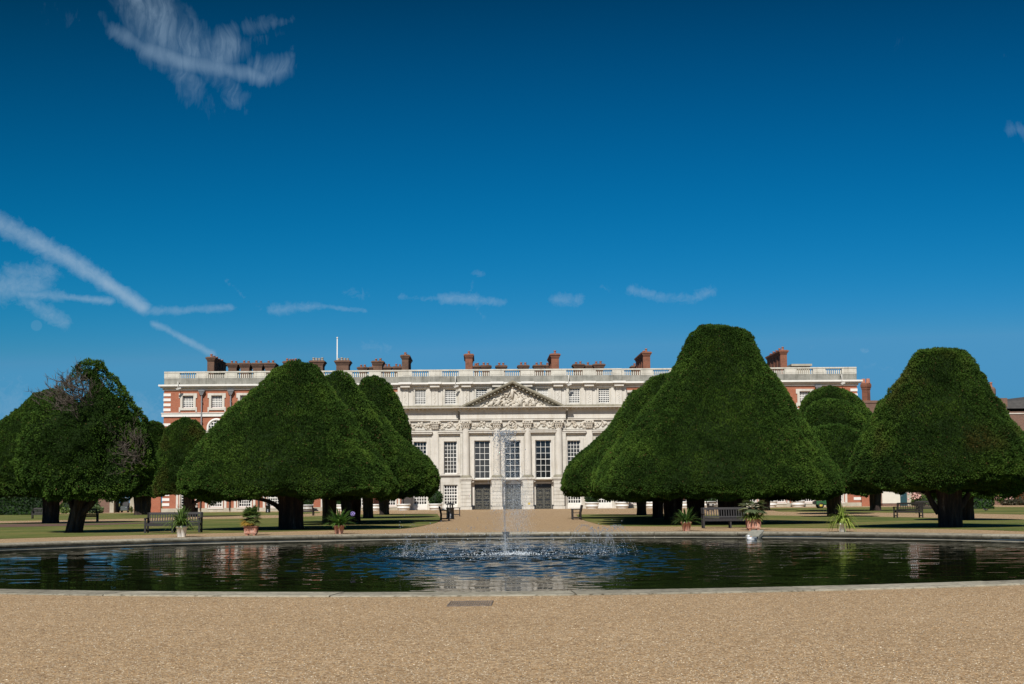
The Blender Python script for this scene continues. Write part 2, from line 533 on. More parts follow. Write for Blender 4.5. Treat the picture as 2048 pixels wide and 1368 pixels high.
wt.links.new(w3, mpw.inputs[0])
nf = wnoise(mpw.outputs[0], .60, 7, .62, .5)
nf2 = wnoise(w3, .8, 5, .55, .5)
fine = contrast(nf.outputs['Fac'], .25, .75, .50, 1.3)
blot = contrast(nf2.outputs['Fac'], .30, .64, .72, 1.08)
def erode(mask, n01, gain, bite):
    """eat the soft edges of a stroke away with noise"""
    return wm('MAXIMUM', wm('SUBTRACT', wm('MULTIPLY', mask, gain), wm('MULTIPLY', wm('SUBTRACT', 1.0, n01), bite)), 0.0)
n01 = contrast(nf.outputs['Fac'], .30, .70, 0, 1)
b01 = contrast(nf2.outputs['Fac'], .32, .66, 0, 1)
cirrus = wm('MAXIMUM', erode(spine, wm('MULTIPLY_ADD', n01, .6, wm('MULTIPLY', b01, .4)), .98, .30), wm('MULTIPLY', erode(veil, wm('MULTIPLY_ADD', n01, .55, wm('MULTIPLY', b01, .45)), 1.35, .22), fine))
# vapour trails and low wisps
tr = combine([
    stroke(w2, (-20, 436), (60, 478), 24, .62, .0), stroke(w2, (60, 478), (130, 516), 22, .70, .1), stroke(w2, (130, 516), (205, 560), 20, .74, .1), stroke(w2, (205, 560), (286, 614), 17, .86, .2),
    stroke(w2, (308, 648), (362, 673), 9, .50), stroke(w2, (362, 673), (425, 708), 9, .54),
    stroke(w2, (-30, 572), (70, 570), 38, .50), stroke(w2, (20, 550), (95, 545), 26, .40), stroke(w2, (40, 588), (120, 592), 15, .52), stroke(w2, (120, 592), (222, 603), 9, .52),
    stroke(w2, (50, 598), (128, 646), 20, .40), stroke(w2, (292, 622), (370, 620), 11, .38), stroke(w2, (370, 620), (462, 615), 11, .38), stroke(w2, (452, 562), (520, 618), 7, .14),
    stroke(w2, (545, 620), (590, 616), 15, .34), stroke(w2, (590, 616), (635, 612), 12, .38), stroke(w2, (635, 612), (730, 622), 7, .34), stroke(w2, (728, 690), (778, 694), 14, .17),
    stroke(w2, (690, 585), (738, 590), 17, .13), stroke(w2, (800, 594), (890, 598), 9, .22), stroke(w2, (885, 597), (950, 598), 15, .44), stroke(w2, (950, 600), (1005, 603), 11, .34),
    stroke(w2, (945, 545), (966, 547), 10, .22), stroke(w2, (947, 555), (940, 585), 5, .18), stroke(w2, (952, 615), (970, 640), 13, .13),
    stroke(w2, (1110, 600), (1158, 598), 17, .36), stroke(w2, (1258, 578), (1305, 588), 13, .34), stroke(w2, (1305, 592), (1390, 598), 14, .26), stroke(w2, (1395, 592), (1422, 585), 15, .34),
    stroke(w2, (1175, 572), (1180, 582), 8, .10), stroke(w2, (1205, 573), (1225, 580), 12, .12), stroke(w2, (1724, 700), (1732, 700), 7, .24), stroke(w2, (1720, 735), (1800, 745), 22, .09),
    stroke(w2, (1600, 695), (1640, 700), 10, .07), stroke(w2, (-60, 815), (60, 845), 80, .30), stroke(w2, (260, 815), (330, 835), 52, .26)])
nt2 = wnoise(w2, 4.2, 7, .66, .8)
nt3 = wnoise(flat, 1.3, 5, .6, .4)
t01 = contrast(nt2.outputs['Fac'], .30, .70, 0, 1)
l01 = contrast(nt3.outputs['Fac'], .32, .64, 0, 1)
trail = erode(tr, wm('MULTIPLY_ADD', t01, .62, wm('MULTIPLY', l01, .38)), 1.25, .30)
mo = wt.nodes.new('ShaderNodeMapRange'); mo.interpolation_type = 'SMOOTHSTEP'
wt.links.new(wv('LENGTH', wv('SUBTRACT', flat, tuple(AE(73, 651)))), mo.inputs[0])
mo.inputs[1].default_value = 9 * DEGPX; mo.inputs[2].default_value = 11.5 * DEGPX; mo.inputs[3].default_value = .13; mo.inputs[4].default_value = 0
moon = mo.outputs[0]
cloud = wm('MAXIMUM', wm('MAXIMUM', wm('MULTIPLY', cirrus, .80), wm('MULTIPLY', trail, .88)), moon)
cl = wt.nodes.new('ShaderNodeClamp'); wt.links.new(cloud, cl.inputs[0]); cl.inputs[2].default_value = .95
mxw = wt.nodes.new('ShaderNodeMix'); mxw.data_type = 'RGBA'
wt.links.new(wm('MULTIPLY', cl.outputs[0], .72), mxw.inputs[0]); wt.links.new(sky_col, mxw.inputs[6])
mxw.inputs[7].default_value = (3.6, 5.0, 6.4, 1)
wt.links.new(mxw.outputs[2], bg.inputs['Color'])

scene.view_settings.view_transform = 'Standard'
scene.view_settings.look = 'None'
scene.view_settings.exposure = 0.0
scene.view_settings.gamma = 1.0
scene.render.engine = 'CYCLES'
scene.cycles.caustics_reflective = False
scene.cycles.caustics_refractive = False
# ---------------------------------------------------------------- ground, lawns, pond
PX, PY, PR = -0.0939 * EYE, 30.427 * EYE, 14.597 * EYE      # pond centre and outer radius of its coping
CW = 1.06                                                    # coping width
WZ = -0.2                                                    # water level

def gravel_mat(name, big=False):
    m, nt, b = mat_new(name)
    v = obj_coord(nt)
    vo = N(nt, 'ShaderNodeTexVoronoi'); vo.inputs['Scale'].default_value = 62.0
    nt.links.new(v, vo.inputs['Vector'])
    sp = N(nt, 'ShaderNodeSeparateColor'); nt.links.new(vo.outputs['Color'], sp.inputs[0])
    r = ramp(nt, sp.outputs[0], [(0.0, (.14, .09, .045)), (.22, (.27, .18, .095)), (.45, (.39, .265, .14)), (.7, (.45, .32, .175)), (.9, (.56, .44, .28)), (1.0, (.64, .55, .40))])
    mpg = N(nt, 'ShaderNodeMapping'); mpg.inputs['Scale'].default_value = (.5, .6, 1); nt.links.new(v, mpg.inputs[0])
    n1 = noise(nt, mpg.outputs[0], .8, 6, .65)
    r1 = ramp(nt, n1.outputs['Fac'], [(.34, (1.01, .965, .95)), (.5, (1.07, 1.03, 1.025)), (.68, (1.13, 1.09, 1.09))])
    c = mixc(nt, 1.0, r.outputs[0], r1.outputs[0], 'MULTIPLY')
    n3 = noise(nt, v, 7.0, 4, .6)
    r3 = ramp(nt, n3.outputs['Fac'], [(.4, (.84, .83, .82)), (.6, (1.06, 1.05, 1.03))])
    c = mixc(nt, 1.0, c, r3.outputs[0], 'MULTIPLY')
    nt.links.new(c, b.inputs['Base Color'])
    b.inputs['Roughness'].default_value = .9
    b.inputs['Specular IOR Level'].default_value = .2
    bump(nt, b, vo.outputs['Distance'], .4, .015)
    return m
MAT['gravel'] = gravel_mat('golden_gravel')

def lawn_mat():
    m, nt, b = mat_new('mown_grass')
    v = obj_coord(nt)
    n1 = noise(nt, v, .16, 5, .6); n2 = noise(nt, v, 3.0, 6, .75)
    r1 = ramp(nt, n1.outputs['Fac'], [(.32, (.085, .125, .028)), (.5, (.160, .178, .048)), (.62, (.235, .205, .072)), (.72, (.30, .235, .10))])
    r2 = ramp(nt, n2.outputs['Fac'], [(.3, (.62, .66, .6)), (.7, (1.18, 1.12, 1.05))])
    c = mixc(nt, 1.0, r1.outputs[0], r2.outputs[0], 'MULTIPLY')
    nt.links.new(c, b.inputs['Base Color'])
    b.inputs['Roughness'].default_value = .85; b.inputs['Specular IOR Level'].default_value = .2
    n4 = noise(nt, v, 30, 3); bump(nt, b, n4.outputs['Fac'], .8, .04)
    return m
MAT['lawn'] = lawn_mat()
MAT['soil_bed'] = simple('needle_litter_soil', (.13, .070, .048), .95, .35, 2.5, bmp=.4)

def rim_at(u, r):
    """point of the far half of a circle round the pond centre that lies in photo column u"""
    d = ray(u, 1066); k = d.x / d.y
    A = 1 + k * k; B = -2 * (k * PX + PY); C_ = PX * PX + PY * PY - r * r
    Y = (-B + math.sqrt(B * B - 4 * A * C_)) / (2 * A)
    return Vector((k * Y, Y, 0))
def ring_sheet(name, mat, radii, n, z, cx=PX, cy=PY):
    m = MB()
    vs = [(cx + r * math.cos(2 * math.pi * i / n), cy + r * math.sin(2 * math.pi * i / n), z) for r in radii for i in range(n)]
    fs = [(j * n + i, (j + 1) * n + i, (j + 1) * n + (i + 1) % n, j * n + (i + 1) % n) for j in range(len(radii) - 1) for i in range(n)]
    m.add(vs, fs)
    return m.build(name, mat)
tag(ring_sheet('ground', MAT['gravel'], [PR - CW + .2, PR + 2, 40, 120, 400, 1800], 180, 0.0), 'golden gravel ground around the round pond and along the wide avenue', 'gravel', kind='structure')

def poly_sheet(name, pts, z, mat, label, cat, kind='structure', edge=.05):
    """flat ground sheet from outline points, with a small real edge"""
    import mathutils
    P2 = [Vector((p.x, p.y, 0)) for p in pts]
    tris = mathutils.geometry.tessellate_polygon([P2])
    m = MB()
    m.add([(p.x, p.y, z) for p in P2], [tuple(t) for t in tris])
    n = len(P2)
    m.add([(p.x, p.y, z) for p in P2] + [(p.x, p.y, -edge) for p in P2], [(i, (i + 1) % n, n + (i + 1) % n, n + i) for i in range(n)])
    o = m.build(name, mat)
    # make the top face upward
    import bmesh
    bm = bmesh.new(); bm.from_mesh(o.data)
    for f in bm.faces:
        if abs(f.normal.z) > .5 and f.normal.z < 0: f.normal_flip()
    bm.to_mesh(o.data); bm.free()
    return tag(o, label, cat, kind=kind)
def gp(*l): return [G(u, v) for u, v in l]
def smooth_line(pts, k=6):
    out = []
    for i in range(len(pts) - 1):
        p0, p1, p2, p3 = pts[max(i - 1, 0)], pts[i], pts[i + 1], pts[min(i + 2, len(pts) - 1)]
        for j in range(k):
            t = j / k
            out.append(.5 * ((2 * p1) + (p2 - p0) * t + (2 * p0 - 5 * p1 + 4 * p2 - p3) * t * t + (3 * p1 - p0 - 3 * p2 + p3) * t ** 3))
    return out + [pts[-1]]
near1 = smooth_line(gp((-700, 1102), (-300, 1088), (0, 1078), (150, 1073.6), (300, 1069.6), (450, 1066), (600, 1062.3), (700, 1060.3), (790, 1058.8)))
rt1 = smooth_line(gp((790, 1058.8), (822, 1056), (850, 1051), (874, 1045), (880, 1040), (879, 1034), (874, 1028.4)), 4)[1:]
far1 = gp((770, 1028.2), (720, 1029.2), (650, 1032.2), (610, 1033.5), (560, 1036.5), (420, 1038.2), (290, 1042.3), (100, 1046), (0, 1046.6), (-300, 1050), (-700, 1054))
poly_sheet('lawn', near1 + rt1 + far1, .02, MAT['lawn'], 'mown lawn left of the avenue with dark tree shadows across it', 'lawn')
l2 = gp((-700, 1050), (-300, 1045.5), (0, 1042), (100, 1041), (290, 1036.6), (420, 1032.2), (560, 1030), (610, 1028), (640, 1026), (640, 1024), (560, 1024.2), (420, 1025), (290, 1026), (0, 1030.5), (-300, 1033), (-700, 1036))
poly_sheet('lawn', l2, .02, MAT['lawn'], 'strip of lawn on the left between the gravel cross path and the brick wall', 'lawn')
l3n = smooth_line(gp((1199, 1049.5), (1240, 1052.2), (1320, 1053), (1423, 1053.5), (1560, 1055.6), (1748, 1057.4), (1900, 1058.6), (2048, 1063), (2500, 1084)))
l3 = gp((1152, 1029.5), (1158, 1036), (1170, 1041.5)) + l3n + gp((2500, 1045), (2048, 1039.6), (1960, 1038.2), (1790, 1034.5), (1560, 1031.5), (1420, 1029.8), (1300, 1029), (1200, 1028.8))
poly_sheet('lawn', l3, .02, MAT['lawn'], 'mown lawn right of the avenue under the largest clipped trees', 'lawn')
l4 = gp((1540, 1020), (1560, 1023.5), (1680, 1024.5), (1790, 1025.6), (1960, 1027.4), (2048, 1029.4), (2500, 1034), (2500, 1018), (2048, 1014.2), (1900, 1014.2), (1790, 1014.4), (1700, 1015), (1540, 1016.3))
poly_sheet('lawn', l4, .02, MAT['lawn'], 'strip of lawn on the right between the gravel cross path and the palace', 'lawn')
poly_sheet('soil', gp((-300, 1055), (-60, 1057), (0, 1055.2), (150, 1052), (240, 1049.5), (310, 1046.5), (300, 1045.5), (200, 1047.5), (60, 1048.6), (-60, 1050), (-300, 1052)), .026, MAT['soil_bed'], 'bare reddish soil under the clipped trees at the far left', 'soil')
farm = MB(); farm.box(-900, 900, 235, 1700, -.5, .03)
tag(farm.build('meadow', MAT['lawn']), 'grass far behind the palace', 'grass', kind='structure')

# coping of curved stone slabs
def coping_mat():
    m, nt, b = mat_new('pond_coping_stone')
    v = obj_coord(nt)
    n1 = noise(nt, v, 1.1, 7, .7); n2 = noise(nt, v, 9, 5, .7)
    r1 = ramp(nt, n1.outputs['Fac'], [(.3, (.24, .22, .17)), (.5, (.38, .35, .275)), (.7, (.47, .435, .345))])
    at = N(nt, 'ShaderNodeAttribute', attribute_name='slab')
    r2 = ramp(nt, n2.outputs['Fac'], [(.34, (.42, .40, .36)), (.5, (1, 1, 1)), (.72, (1.12, 1.1, 1.04))])
    c = mixc(nt, 1.0, r1.outputs[0], r2.outputs[0], 'MULTIPLY')
    c = mixc(nt, 1.0, c, at.outputs['Color'], 'MULTIPLY')
    # moss and damp on the rounded nose: lower than the walking surface
    sp = N(nt, 'ShaderNodeSeparateXYZ'); nt.links.new(v, sp.inputs[0])
    mr = N(nt, 'ShaderNodeMapRange'); nt.links.new(sp.outputs[2], mr.inputs[0])
    mr.inputs[1].default_value = .012; mr.inputs[2].default_value = -.055; mr.inputs[3].default_value = 0; mr.inputs[4].default_value = 1
    n3 = noise(nt, v, 2.2, 6, .7)
    ml = N(nt, 'ShaderNodeMath', operation='MULTIPLY'); nt.links.new(mr.outputs[0], ml.inputs[0]); nt.links.new(n3.outputs['Fac'], ml.inputs[1])
    ml2 = N(nt, 'ShaderNodeMath', operation='MULTIPLY'); ml2.use_clamp = True; nt.links.new(ml.outputs[0], ml2.inputs[0]); ml2.inputs[1].default_value = 1.75
    c = mixc(nt, ml2.outputs[0], c, (.065, .058, .040))
    nt.links.new(c, b.inputs['Base Color']); b.inputs['Roughness'].default_value = .85
    b.inputs['Specular IOR Level'].default_value = .25
    bump(nt, b, n2.outputs['Fac'], .3, .02)
    return m
MAT['coping'] = coping_mat()
m = MB()
NS, SEG = 36, 8
prof = [(0, -.16), (0, .012), (-.02, .022), (-.55, .024), (-CW + .12, .02), (-CW + .05, .005), (-CW + .012, -.035), (-CW, -.075), (-CW + .012, -.11), (-CW + .05, -.14), (-.55, -.16)]
for s in range(NS):
    a0 = 2 * math.pi * s / NS + .05
    da = 2 * math.pi / NS
    g_ = .010 / PR
    jit = rng.uniform(-.004, .004); k = len(prof)
    vs = []
    for i in range(SEG + 1):
        a = a0 + g_ + (da - 2 * g_) * i / SEG
        for dr, dz in prof:
            r = PR + dr
            vs.append((PX + r * math.cos(a), PY + r * math.sin(a), dz + jit))
    fs = [(i * k + j, (i + 1) * k + j, (i + 1) * k + (j + 1) % k, i * k + (j + 1) % k) for i in range(SEG) for j in range(k)]
    fs += [tuple(range(k))[::-1], tuple(SEG * k + j for j in range(k))]
    m.add(vs, fs)
co = m.build('pond_coping', MAT['coping'])
ca = co.data.attributes.new('slab', 'FLOAT_COLOR', 'POINT')
sh = np.repeat(rng.uniform(.72, 1.08, NS), (SEG + 1) * len(prof))
ca.data.foreach_set('color', np.stack([sh, sh * .99, sh * .965, np.ones_like(sh)], 1).astype(np.float32).ravel())
tag(co, 'ring of pale curved stone slabs round the pond', 'stone rim', kind='structure')
m = MB()
m.lathe([(PR - CW + .12, -.15), (PR - CW + .11, -.188), (PR - CW - .03, -.188), (PR - CW - .04, -1.0)], 160, (PX, PY, 0), smooth=False, caps=False)
tag(m.build('pond_wall', MAT['plinth']), 'wet stone ledge and wall under the pond coping', 'pond wall', kind='structure')

# water: a real rippled surface
def water_mat():
    # dark water; the reflection is about half as strong as bare Fresnel, as seen through a polariser
    m, nt, b = mat_new('pond_water')
    b.inputs['Base Color'].default_value = (.007, .010, .004, 1)
    b.inputs['Roughness'].default_value = .4
    b.inputs['Specular IOR Level'].default_value = 0.0
    g = N(nt, 'ShaderNodeBsdfGlossy'); g.inputs['Roughness'].default_value = .015
    fr = N(nt, 'ShaderNodeFresnel'); fr.inputs['IOR'].default_value = 1.30
    pw = N(nt, 'ShaderNodeMath', operation='POWER'); nt.links.new(fr.outputs[0], pw.inputs[0]); pw.inputs[1].default_value = 1.4
    ml = N(nt, 'ShaderNodeMath', operation='MULTIPLY'); nt.links.new(pw.outputs[0], ml.inputs[0]); ml.inputs[1].default_value = .98
    mx = N(nt, 'ShaderNodeMixShader'); nt.links.new(ml.outputs[0], mx.inputs[0]); nt.links.new(b.outputs[0], mx.inputs[1]); nt.links.new(g.outputs[0], mx.inputs[2])
    nt.links.new(mx.outputs[0], nt.nodes['Material Output'].inputs[0])
    return m
MAT['water'] = water_mat()
JET = G(1011, 1109.5, WZ)
def water():
    st = .072
    RI = PR - CW - .02
    n = int(2 * RI / st) + 1
    xs = np.linspace(-RI, RI, n)
    X, Y = np.meshgrid(xs, xs)
    p = np.stack([X.ravel() + PX, Y.ravel() + PY, np.zeros(X.size)], 1)
    def nz(lx, ly, s, off=0): return vnoise(np.stack([p[:, 0] / lx + 31, p[:, 1] / ly + 17, np.full(len(p), .37 + off)], 1), s)
    patch = np.clip(.75 + .6 * nz(7, 5, 9), .25, 1.6)
    h = (.007 * nz(2.6, 1.7, 1) + .0062 * nz(1.25, .66, 2) + .0040 * nz(.46, .25, 3)) * patch
    dx, dy = p[:, 0] - JET.x, p[:, 1] - JET.y
    r = np.hypot(dx * 1.2, dy * .64)
    wob = r + .9 * nz(2.5, 2.5, 5)
    A = np.exp(-(wob / 5.4) ** 4) * (.45 + .55 * np.clip(1 + 2.2 * nz(3.2, 1.6, 15), 0, 1)) + .30 * np.exp(-((wob - 7.0) / 2.2) ** 2)
    h += A * (.040 * nz(.50, .30, 6) + .042 * nz(.27, .19, 7) + .022 * nz(1.2, .9, 8))
    # rings running out from where the jets fall
    h += .0022 * np.exp(-((r - 7) / 4.0) ** 2) * np.sin(r * 8.5 + 2 * nz(3, 3, 12))
    p[:, 2] = WZ + h
    idx = np.arange(n * n).reshape(n, n)
    q = np.stack([idx[:-1, :-1], idx[:-1, 1:], idx[1:, 1:], idx[1:, :-1]], -1).reshape(-1, 4)
    c = p[q].mean(1)
    q = q[np.hypot(c[:, 0] - PX, c[:, 1] - PY) < RI + .05]
    used, inv = np.unique(q, return_inverse=True)
    o = np_mesh('water', p[used], inv.reshape(-1, 4), MAT['water'], smooth=True)
    tag(o, 'dark rippled water of the round pond', 'water', kind='structure')
water()

# loose pebbles on the near gravel
def pebbles():
    n = 60000
    Y = 11.3 + (22.4 - 11.3) * rng.random(n) ** 1.25
    X = (rng.random(n) * 2 - 1) * (Y * .36 + .4)
    keep = np.hypot(X - PX, Y - PY) > PR + .04
    X, Y = X[keep], Y[keep]; n = len(X)
    s = rng.uniform(.004, .0090, n) * np.where(rng.random(n) < .03, 1.5, 1)
    base = np.array([[1, 0, 0], [-.5, .87, 0], [-.5, -.87, 0], [0, 0, .62]])
    a = rng.random(n) * 6.283
    ca, sa = np.cos(a), np.sin(a)
    sx, sy = rng.uniform(.7, 1.3, n), rng.uniform(.7, 1.3, n)
    V = np.zeros((n, 4, 3))
    bx, by = base[None, :, 0] * sx[:, None], base[None, :, 1] * sy[:, None]
    V[:, :, 0] = X[:, None] + (bx * ca[:, None] - by * sa[:, None]) * s[:, None]
    V[:, :, 1] = Y[:, None] + (bx * sa[:, None] + by * ca[:, None]) * s[:, None]
    V[:, :, 2] = .001 + base[None, :, 2] * s[:, None] * rng.uniform(.6, 1.2, n)[:, None]
    V[:, 3, :2] += rng.uniform(-.3, .3, (n, 2)) * s[:, None]
    f = np.array([[0, 1, 3], [1, 2, 3], [2, 0, 3]])
    Fc = (np.arange(n)[:, None, None] * 4 + f[None]).reshape(-1, 3)
    pal = np.array([(.50, .35, .19), (.42, .28, .14), (.58, .46, .29), (.33, .22, .12), (.48, .30, .14), (.66, .57, .43), (.24, .18, .12), (.40, .34, .25)])
    c = pal[rng.integers(0, len(pal), n)] * rng.uniform(.8, 1.12, (n, 1))
    C = np.ones((n, 4, 4)); C[:, :, :3] = c[:, None, :]
    o = np_mesh('gravel', V.reshape(-1, 3), Fc, MAT['pebble'], col=C.reshape(-1, 4), tri=True)
    tag(o, 'loose golden pebbles strewn over the gravel in front of the pond', 'gravel', kind='stuff')
MAT['pebble'] = leaf_mat('pebble_stone', 0, .8)
pebbles()
# ---------------------------------------------------------------- palace
YAW = R(1.2)
ORG = G(1024.5, 1018.5)
palace = empty('palace', ORG, 'long palace of orange brick with a white stone centre, pediment and balustrade', 'palace', rz=YAW)
_n = Vector((-math.sin(YAW), math.cos(YAW), 0))
def LP(u, v, dy=0.0):
    d = ray(u, v)
    e = Vector((0, 0, EYE))
    t = (dy + _n.dot(ORG) - _n.dot(e)) / _n.dot(d)
    q = e + d * t - ORG
    c, s = math.cos(YAW), math.sin(YAW)
    return Vector((q.x * c + q.y * s, -q.x * s + q.y * c, q.z))
def LX(u, v=800, dy=0.0): return LP(u, v, dy).x
def LZ(v, dy=0.0): return LP(1024.5, v, dy).z
PXM = LX(1124) - LX(1024); PXM /= 100.0      # metres per photo pixel on the front

def wall_holes(mb, x0, x1, z0, z1, y, holes, reveal=.28):
    xs = sorted({x0, x1, *[h[0] for h in holes], *[h[1] for h in holes]})
    zs = sorted({z0, z1, *[h[2] for h in holes], *[h[3] for h in holes]})
    xs = [x for x in xs if x0 - 1e-6 <= x <= x1 + 1e-6]; zs = [z for z in zs if z0 - 1e-6 <= z <= z1 + 1e-6]
    for i in range(len(xs) - 1):
        for j in range(len(zs) - 1):
            cx, cz = (xs[i] + xs[i + 1]) / 2, (zs[j] + zs[j + 1]) / 2
            if any(h[0] < cx < h[1] and h[2] < cz < h[3] for h in holes): continue
            mb.add([(xs[i], y, zs[j]), (xs[i + 1], y, zs[j]), (xs[i + 1], y, zs[j + 1]), (xs[i], y, zs[j + 1])], [(0, 1, 2, 3)])
    for a, b_, c, d in holes:
        yy = y + reveal
        for q in ([(a, y, c), (a, yy, c), (a, yy, d), (a, y, d)], [(b_, y, c), (b_, y, d), (b_, yy, d), (b_, yy, c)],
                  [(a, y, d), (a, yy, d), (b_, yy, d), (b_, y, d)], [(a, y, c), (b_, y, c), (b_, yy, c), (a, yy, c)]):
            mb.add(q, [(0, 1, 2, 3)])

def win_meshes(wd, ht, nx, nz, bar=.07, fr=.11):
    """frame with glazing bars (local: x centred, z from 0, outer face at y=0 going back)"""
    f = MB()
    f.box(-wd / 2, -wd / 2 + fr, 0, .10, 0, ht); f.box(wd / 2 - fr, wd / 2, 0, .10, 0, ht)
    f.box(-wd / 2 + fr, wd / 2 - fr, 0, .10, ht - fr, ht); f.box(-wd / 2 + fr, wd / 2 - fr, 0, .10, 0, fr * 1.3)
    iw, ih = wd - 2 * fr, ht - 2.3 * fr
    for i in range(1, nx):
        x = -iw / 2 + iw * i / nx
        f.box(x - bar / 2, x + bar / 2, .025, .07, fr * 1.3, ht - fr)
    for j in range(1, nz):
        z = fr * 1.3 + ih * j / nz
        bb = bar * (1.7 if j == nz // 2 else 1)
        f.box(-iw / 2, iw / 2, .028 - (.01 if j == nz // 2 else 0), .073, z - bb / 2, z + bb / 2)
    g = MB(); g.box(-wd / 2 + .02, wd / 2 - .02, .085, .095, .02, ht - .02)
    return f, g

_wcache = {}
def window(x, z, wd, ht, nx, nz, y, bar=.07, fr=.11, surround=None, label=None, blind=False):
    key = (round(wd, 2), round(ht, 2), nx, nz, surround, blind)
    if key in _wcache:
        o = copy_tree(_wcache[key], palace)
    else:
        f, g = win_meshes(wd, ht, nx, nz, bar, fr)
        o = f.build('window', MAT['white'], palace)
        g.build('pane', MAT['blind' if blind else 'glass'], o)
        if surround:
            s = MB()
            if surround == 'eared':
                e, t, yo = .30, .16, -.36
                s.box(-wd / 2 - e, -wd / 2, yo, -.02, -.02, ht); s.box(wd / 2, wd / 2 + e, yo, -.02, -.02, ht)
                s.box(-wd / 2 - e, wd / 2 + e, yo - .003, -.02, ht + .003, ht + e)
                s.box(-wd / 2 - e, wd / 2 + e, yo - .05, -.02, -.30, -.023)
                for sg in (-1, 1):
                    s.box(sg * (wd / 2 + e + .09) - .09, sg * (wd / 2 + e + .09) + .09, yo - .002, -.02, ht + e - .62, ht + e - .004)
                    s.box(sg * (wd / 2 + e + .08) - .09, sg * (wd / 2 + e + .08) + .09, yo - .004, -.02, -.50, .10)
            elif surround == 'flat':
                e, yo = .14, -.34
                s.box(-wd / 2 - e, -wd / 2, yo, -.02, -.02, ht); s.box(wd / 2, wd / 2 + e, yo, -.02, -.02, ht)
                s.box(-wd / 2 - e, wd / 2 + e, yo - .003, -.02, ht + .003, ht + e)
                s.box(-wd / 2 - e - .05, wd / 2 + e + .05, yo - .12, -.02, -.22, -.023)
            elif surround == 'tall':
                e, yo = .42, -.37
                for a, b_ in ((0, .2), (.2, e)):
                    y2 = yo - (.07 if a == 0 else 0)
                    s.box(-wd / 2 - b_, -wd / 2 - a, y2, -.02, 0, ht); s.box(wd / 2 + a, wd / 2 + b_, y2, -.02, 0, ht)
                s.box(-wd / 2 - e, wd / 2 + e, yo - .004, -.02, ht + .003, ht + e)
                hw = wd / 2 + .72; hz = ht + .98
                s.box(-hw + .12, hw - .12, yo - .15, -.02, hz - .14, hz)
                s.box(-hw, hw, yo - .36, -.02, hz + .002, hz + .22)
                s.box(-hw - .06, hw + .06, yo - .46, -.02, hz + .222, hz + .34)
            s.build('surround', MAT['stone_plain'], o)
        _wcache[key] = o
    o.location = (x, y + .24, z)
    if label: o['label'] = label
    return o

# --- levels
Zt = {k: LZ(v) for k, v in dict(rail=738.6, rail2=741.2, bal0=751.2, par1=752.0, par0=765.0, cor1=765.0, cor2=768.4, cor3=771.5, cor0=776, st1=822.3, st0=828.6, plinth=1011).items()}
xL, xR = LX(327.8, 800), LX(1714.8, 800)
sL, sR = LX(803.5, 800), LX(1243.5, 800)
cL, cR = LX(920.5, 835), LX(1130.5, 835)
YS, YC = -.35, -.80            # stone flanks and centre stand forward of the brick
wing_u = [376.2 + 57.5 * i for i in range(8)] + [1667.3 - 57.5 * i for i in range(8)]
wing_x = [LX(u, 797) for u in wing_u]
aw, ah = 21.5 * PXM, LZ(786.6) - LZ(811.2)
tw, th = 25 * PXM, LZ(876) - LZ(946)
gw, gh = 25 * PXM, LZ(974) - LZ(1009.5)

# brick walls with real openings
wl = MB()
for a, b_ in ((xL, sL), (sR, xR)):
    hs = []
    for x in wing_x:
        if a < x < b_:
            hs += [(x - aw / 2, x + aw / 2, LZ(811.2), LZ(786.6)), (x - tw / 2, x + tw / 2, LZ(946), LZ(876)), (x - gw / 2, x + gw / 2, LZ(1009.5), LZ(974))]
    wall_holes(wl, a, b_, 0, Zt['cor0'], 0, hs)
DEP = 26.0
zt = Zt['par0']
for q in ([(xL, 0, 0), (xL, 0, Zt['cor0']), (xL, DEP, Zt['cor0']), (xL, DEP, 0)], [(xR, 0, 0), (xR, DEP, 0), (xR, DEP, Zt['cor0']), (xR, 0, Zt['cor0'])],
          [(xL, DEP, 0), (xL, DEP, Zt['cor0']), (xR, DEP, Zt['cor0']), (xR, DEP, 0)]):
    wl.add(q, [(0, 1, 2, 3)])
# dark room volume behind the windows
wl.add([(xL + .3, 1.2, .1), (xR - .3, 1.2, .1), (xR - .3, 1.2, Zt['cor0'] - .1), (xL + .3, 1.2, Zt['cor0'] - .1)], [(0, 1, 2, 3)])
wl.build('brick_wall', MAT['brick'], palace)
for i, x in enumerate(wing_x):
    window(x, LZ(811.2), aw, ah, 6, 6, 0, .075, .10, 'eared')
    window(x, LZ(946), tw, th, 4, 8, 0, .055, .11, 'tall')
    window(x, LZ(1009.5), gw, gh, 5, 6, 0, .07, .11, 'flat')
# round windows between
rw = None
for x0_ in wing_x:
    x = x0_
    if rw is None:
        s = MB(); s.lathe([(1.02, 0), (1.28, 0), (1.28, -.12), (1.18, -.2), (1.06, -.2), (.98, -.06), (.98, .02)], 28, (0, 0, 0), Matrix.Rotation(R(-90), 4, 'X'), True, False)
        rw = s.build('round_window', MAT['white'], palace)
        f = MB()
        for i in range(-2, 3):
            hh = math.sqrt(max(.95 ** 2 - (i * .36) ** 2, .01))
            f.box(i * .36 - .045, i * .36 + .045, -.055, -.02, -hh, hh); f.box(-hh, hh, -.058, -.023, i * .36 - .045, i * .36 + .045)
        f.build('glazing_bars', MAT['white'], rw)
        g = MB(); g.lathe([(.001, 0), (.99, 0)], 28, (0, 0, 0), Matrix.Rotation(R(-90), 4, 'X'), False, False); g.build('pane', MAT['glass'], rw)
        o = rw
    else: o = copy_tree(rw, palace)
    o.location = (x, -.02, LZ(851.5))
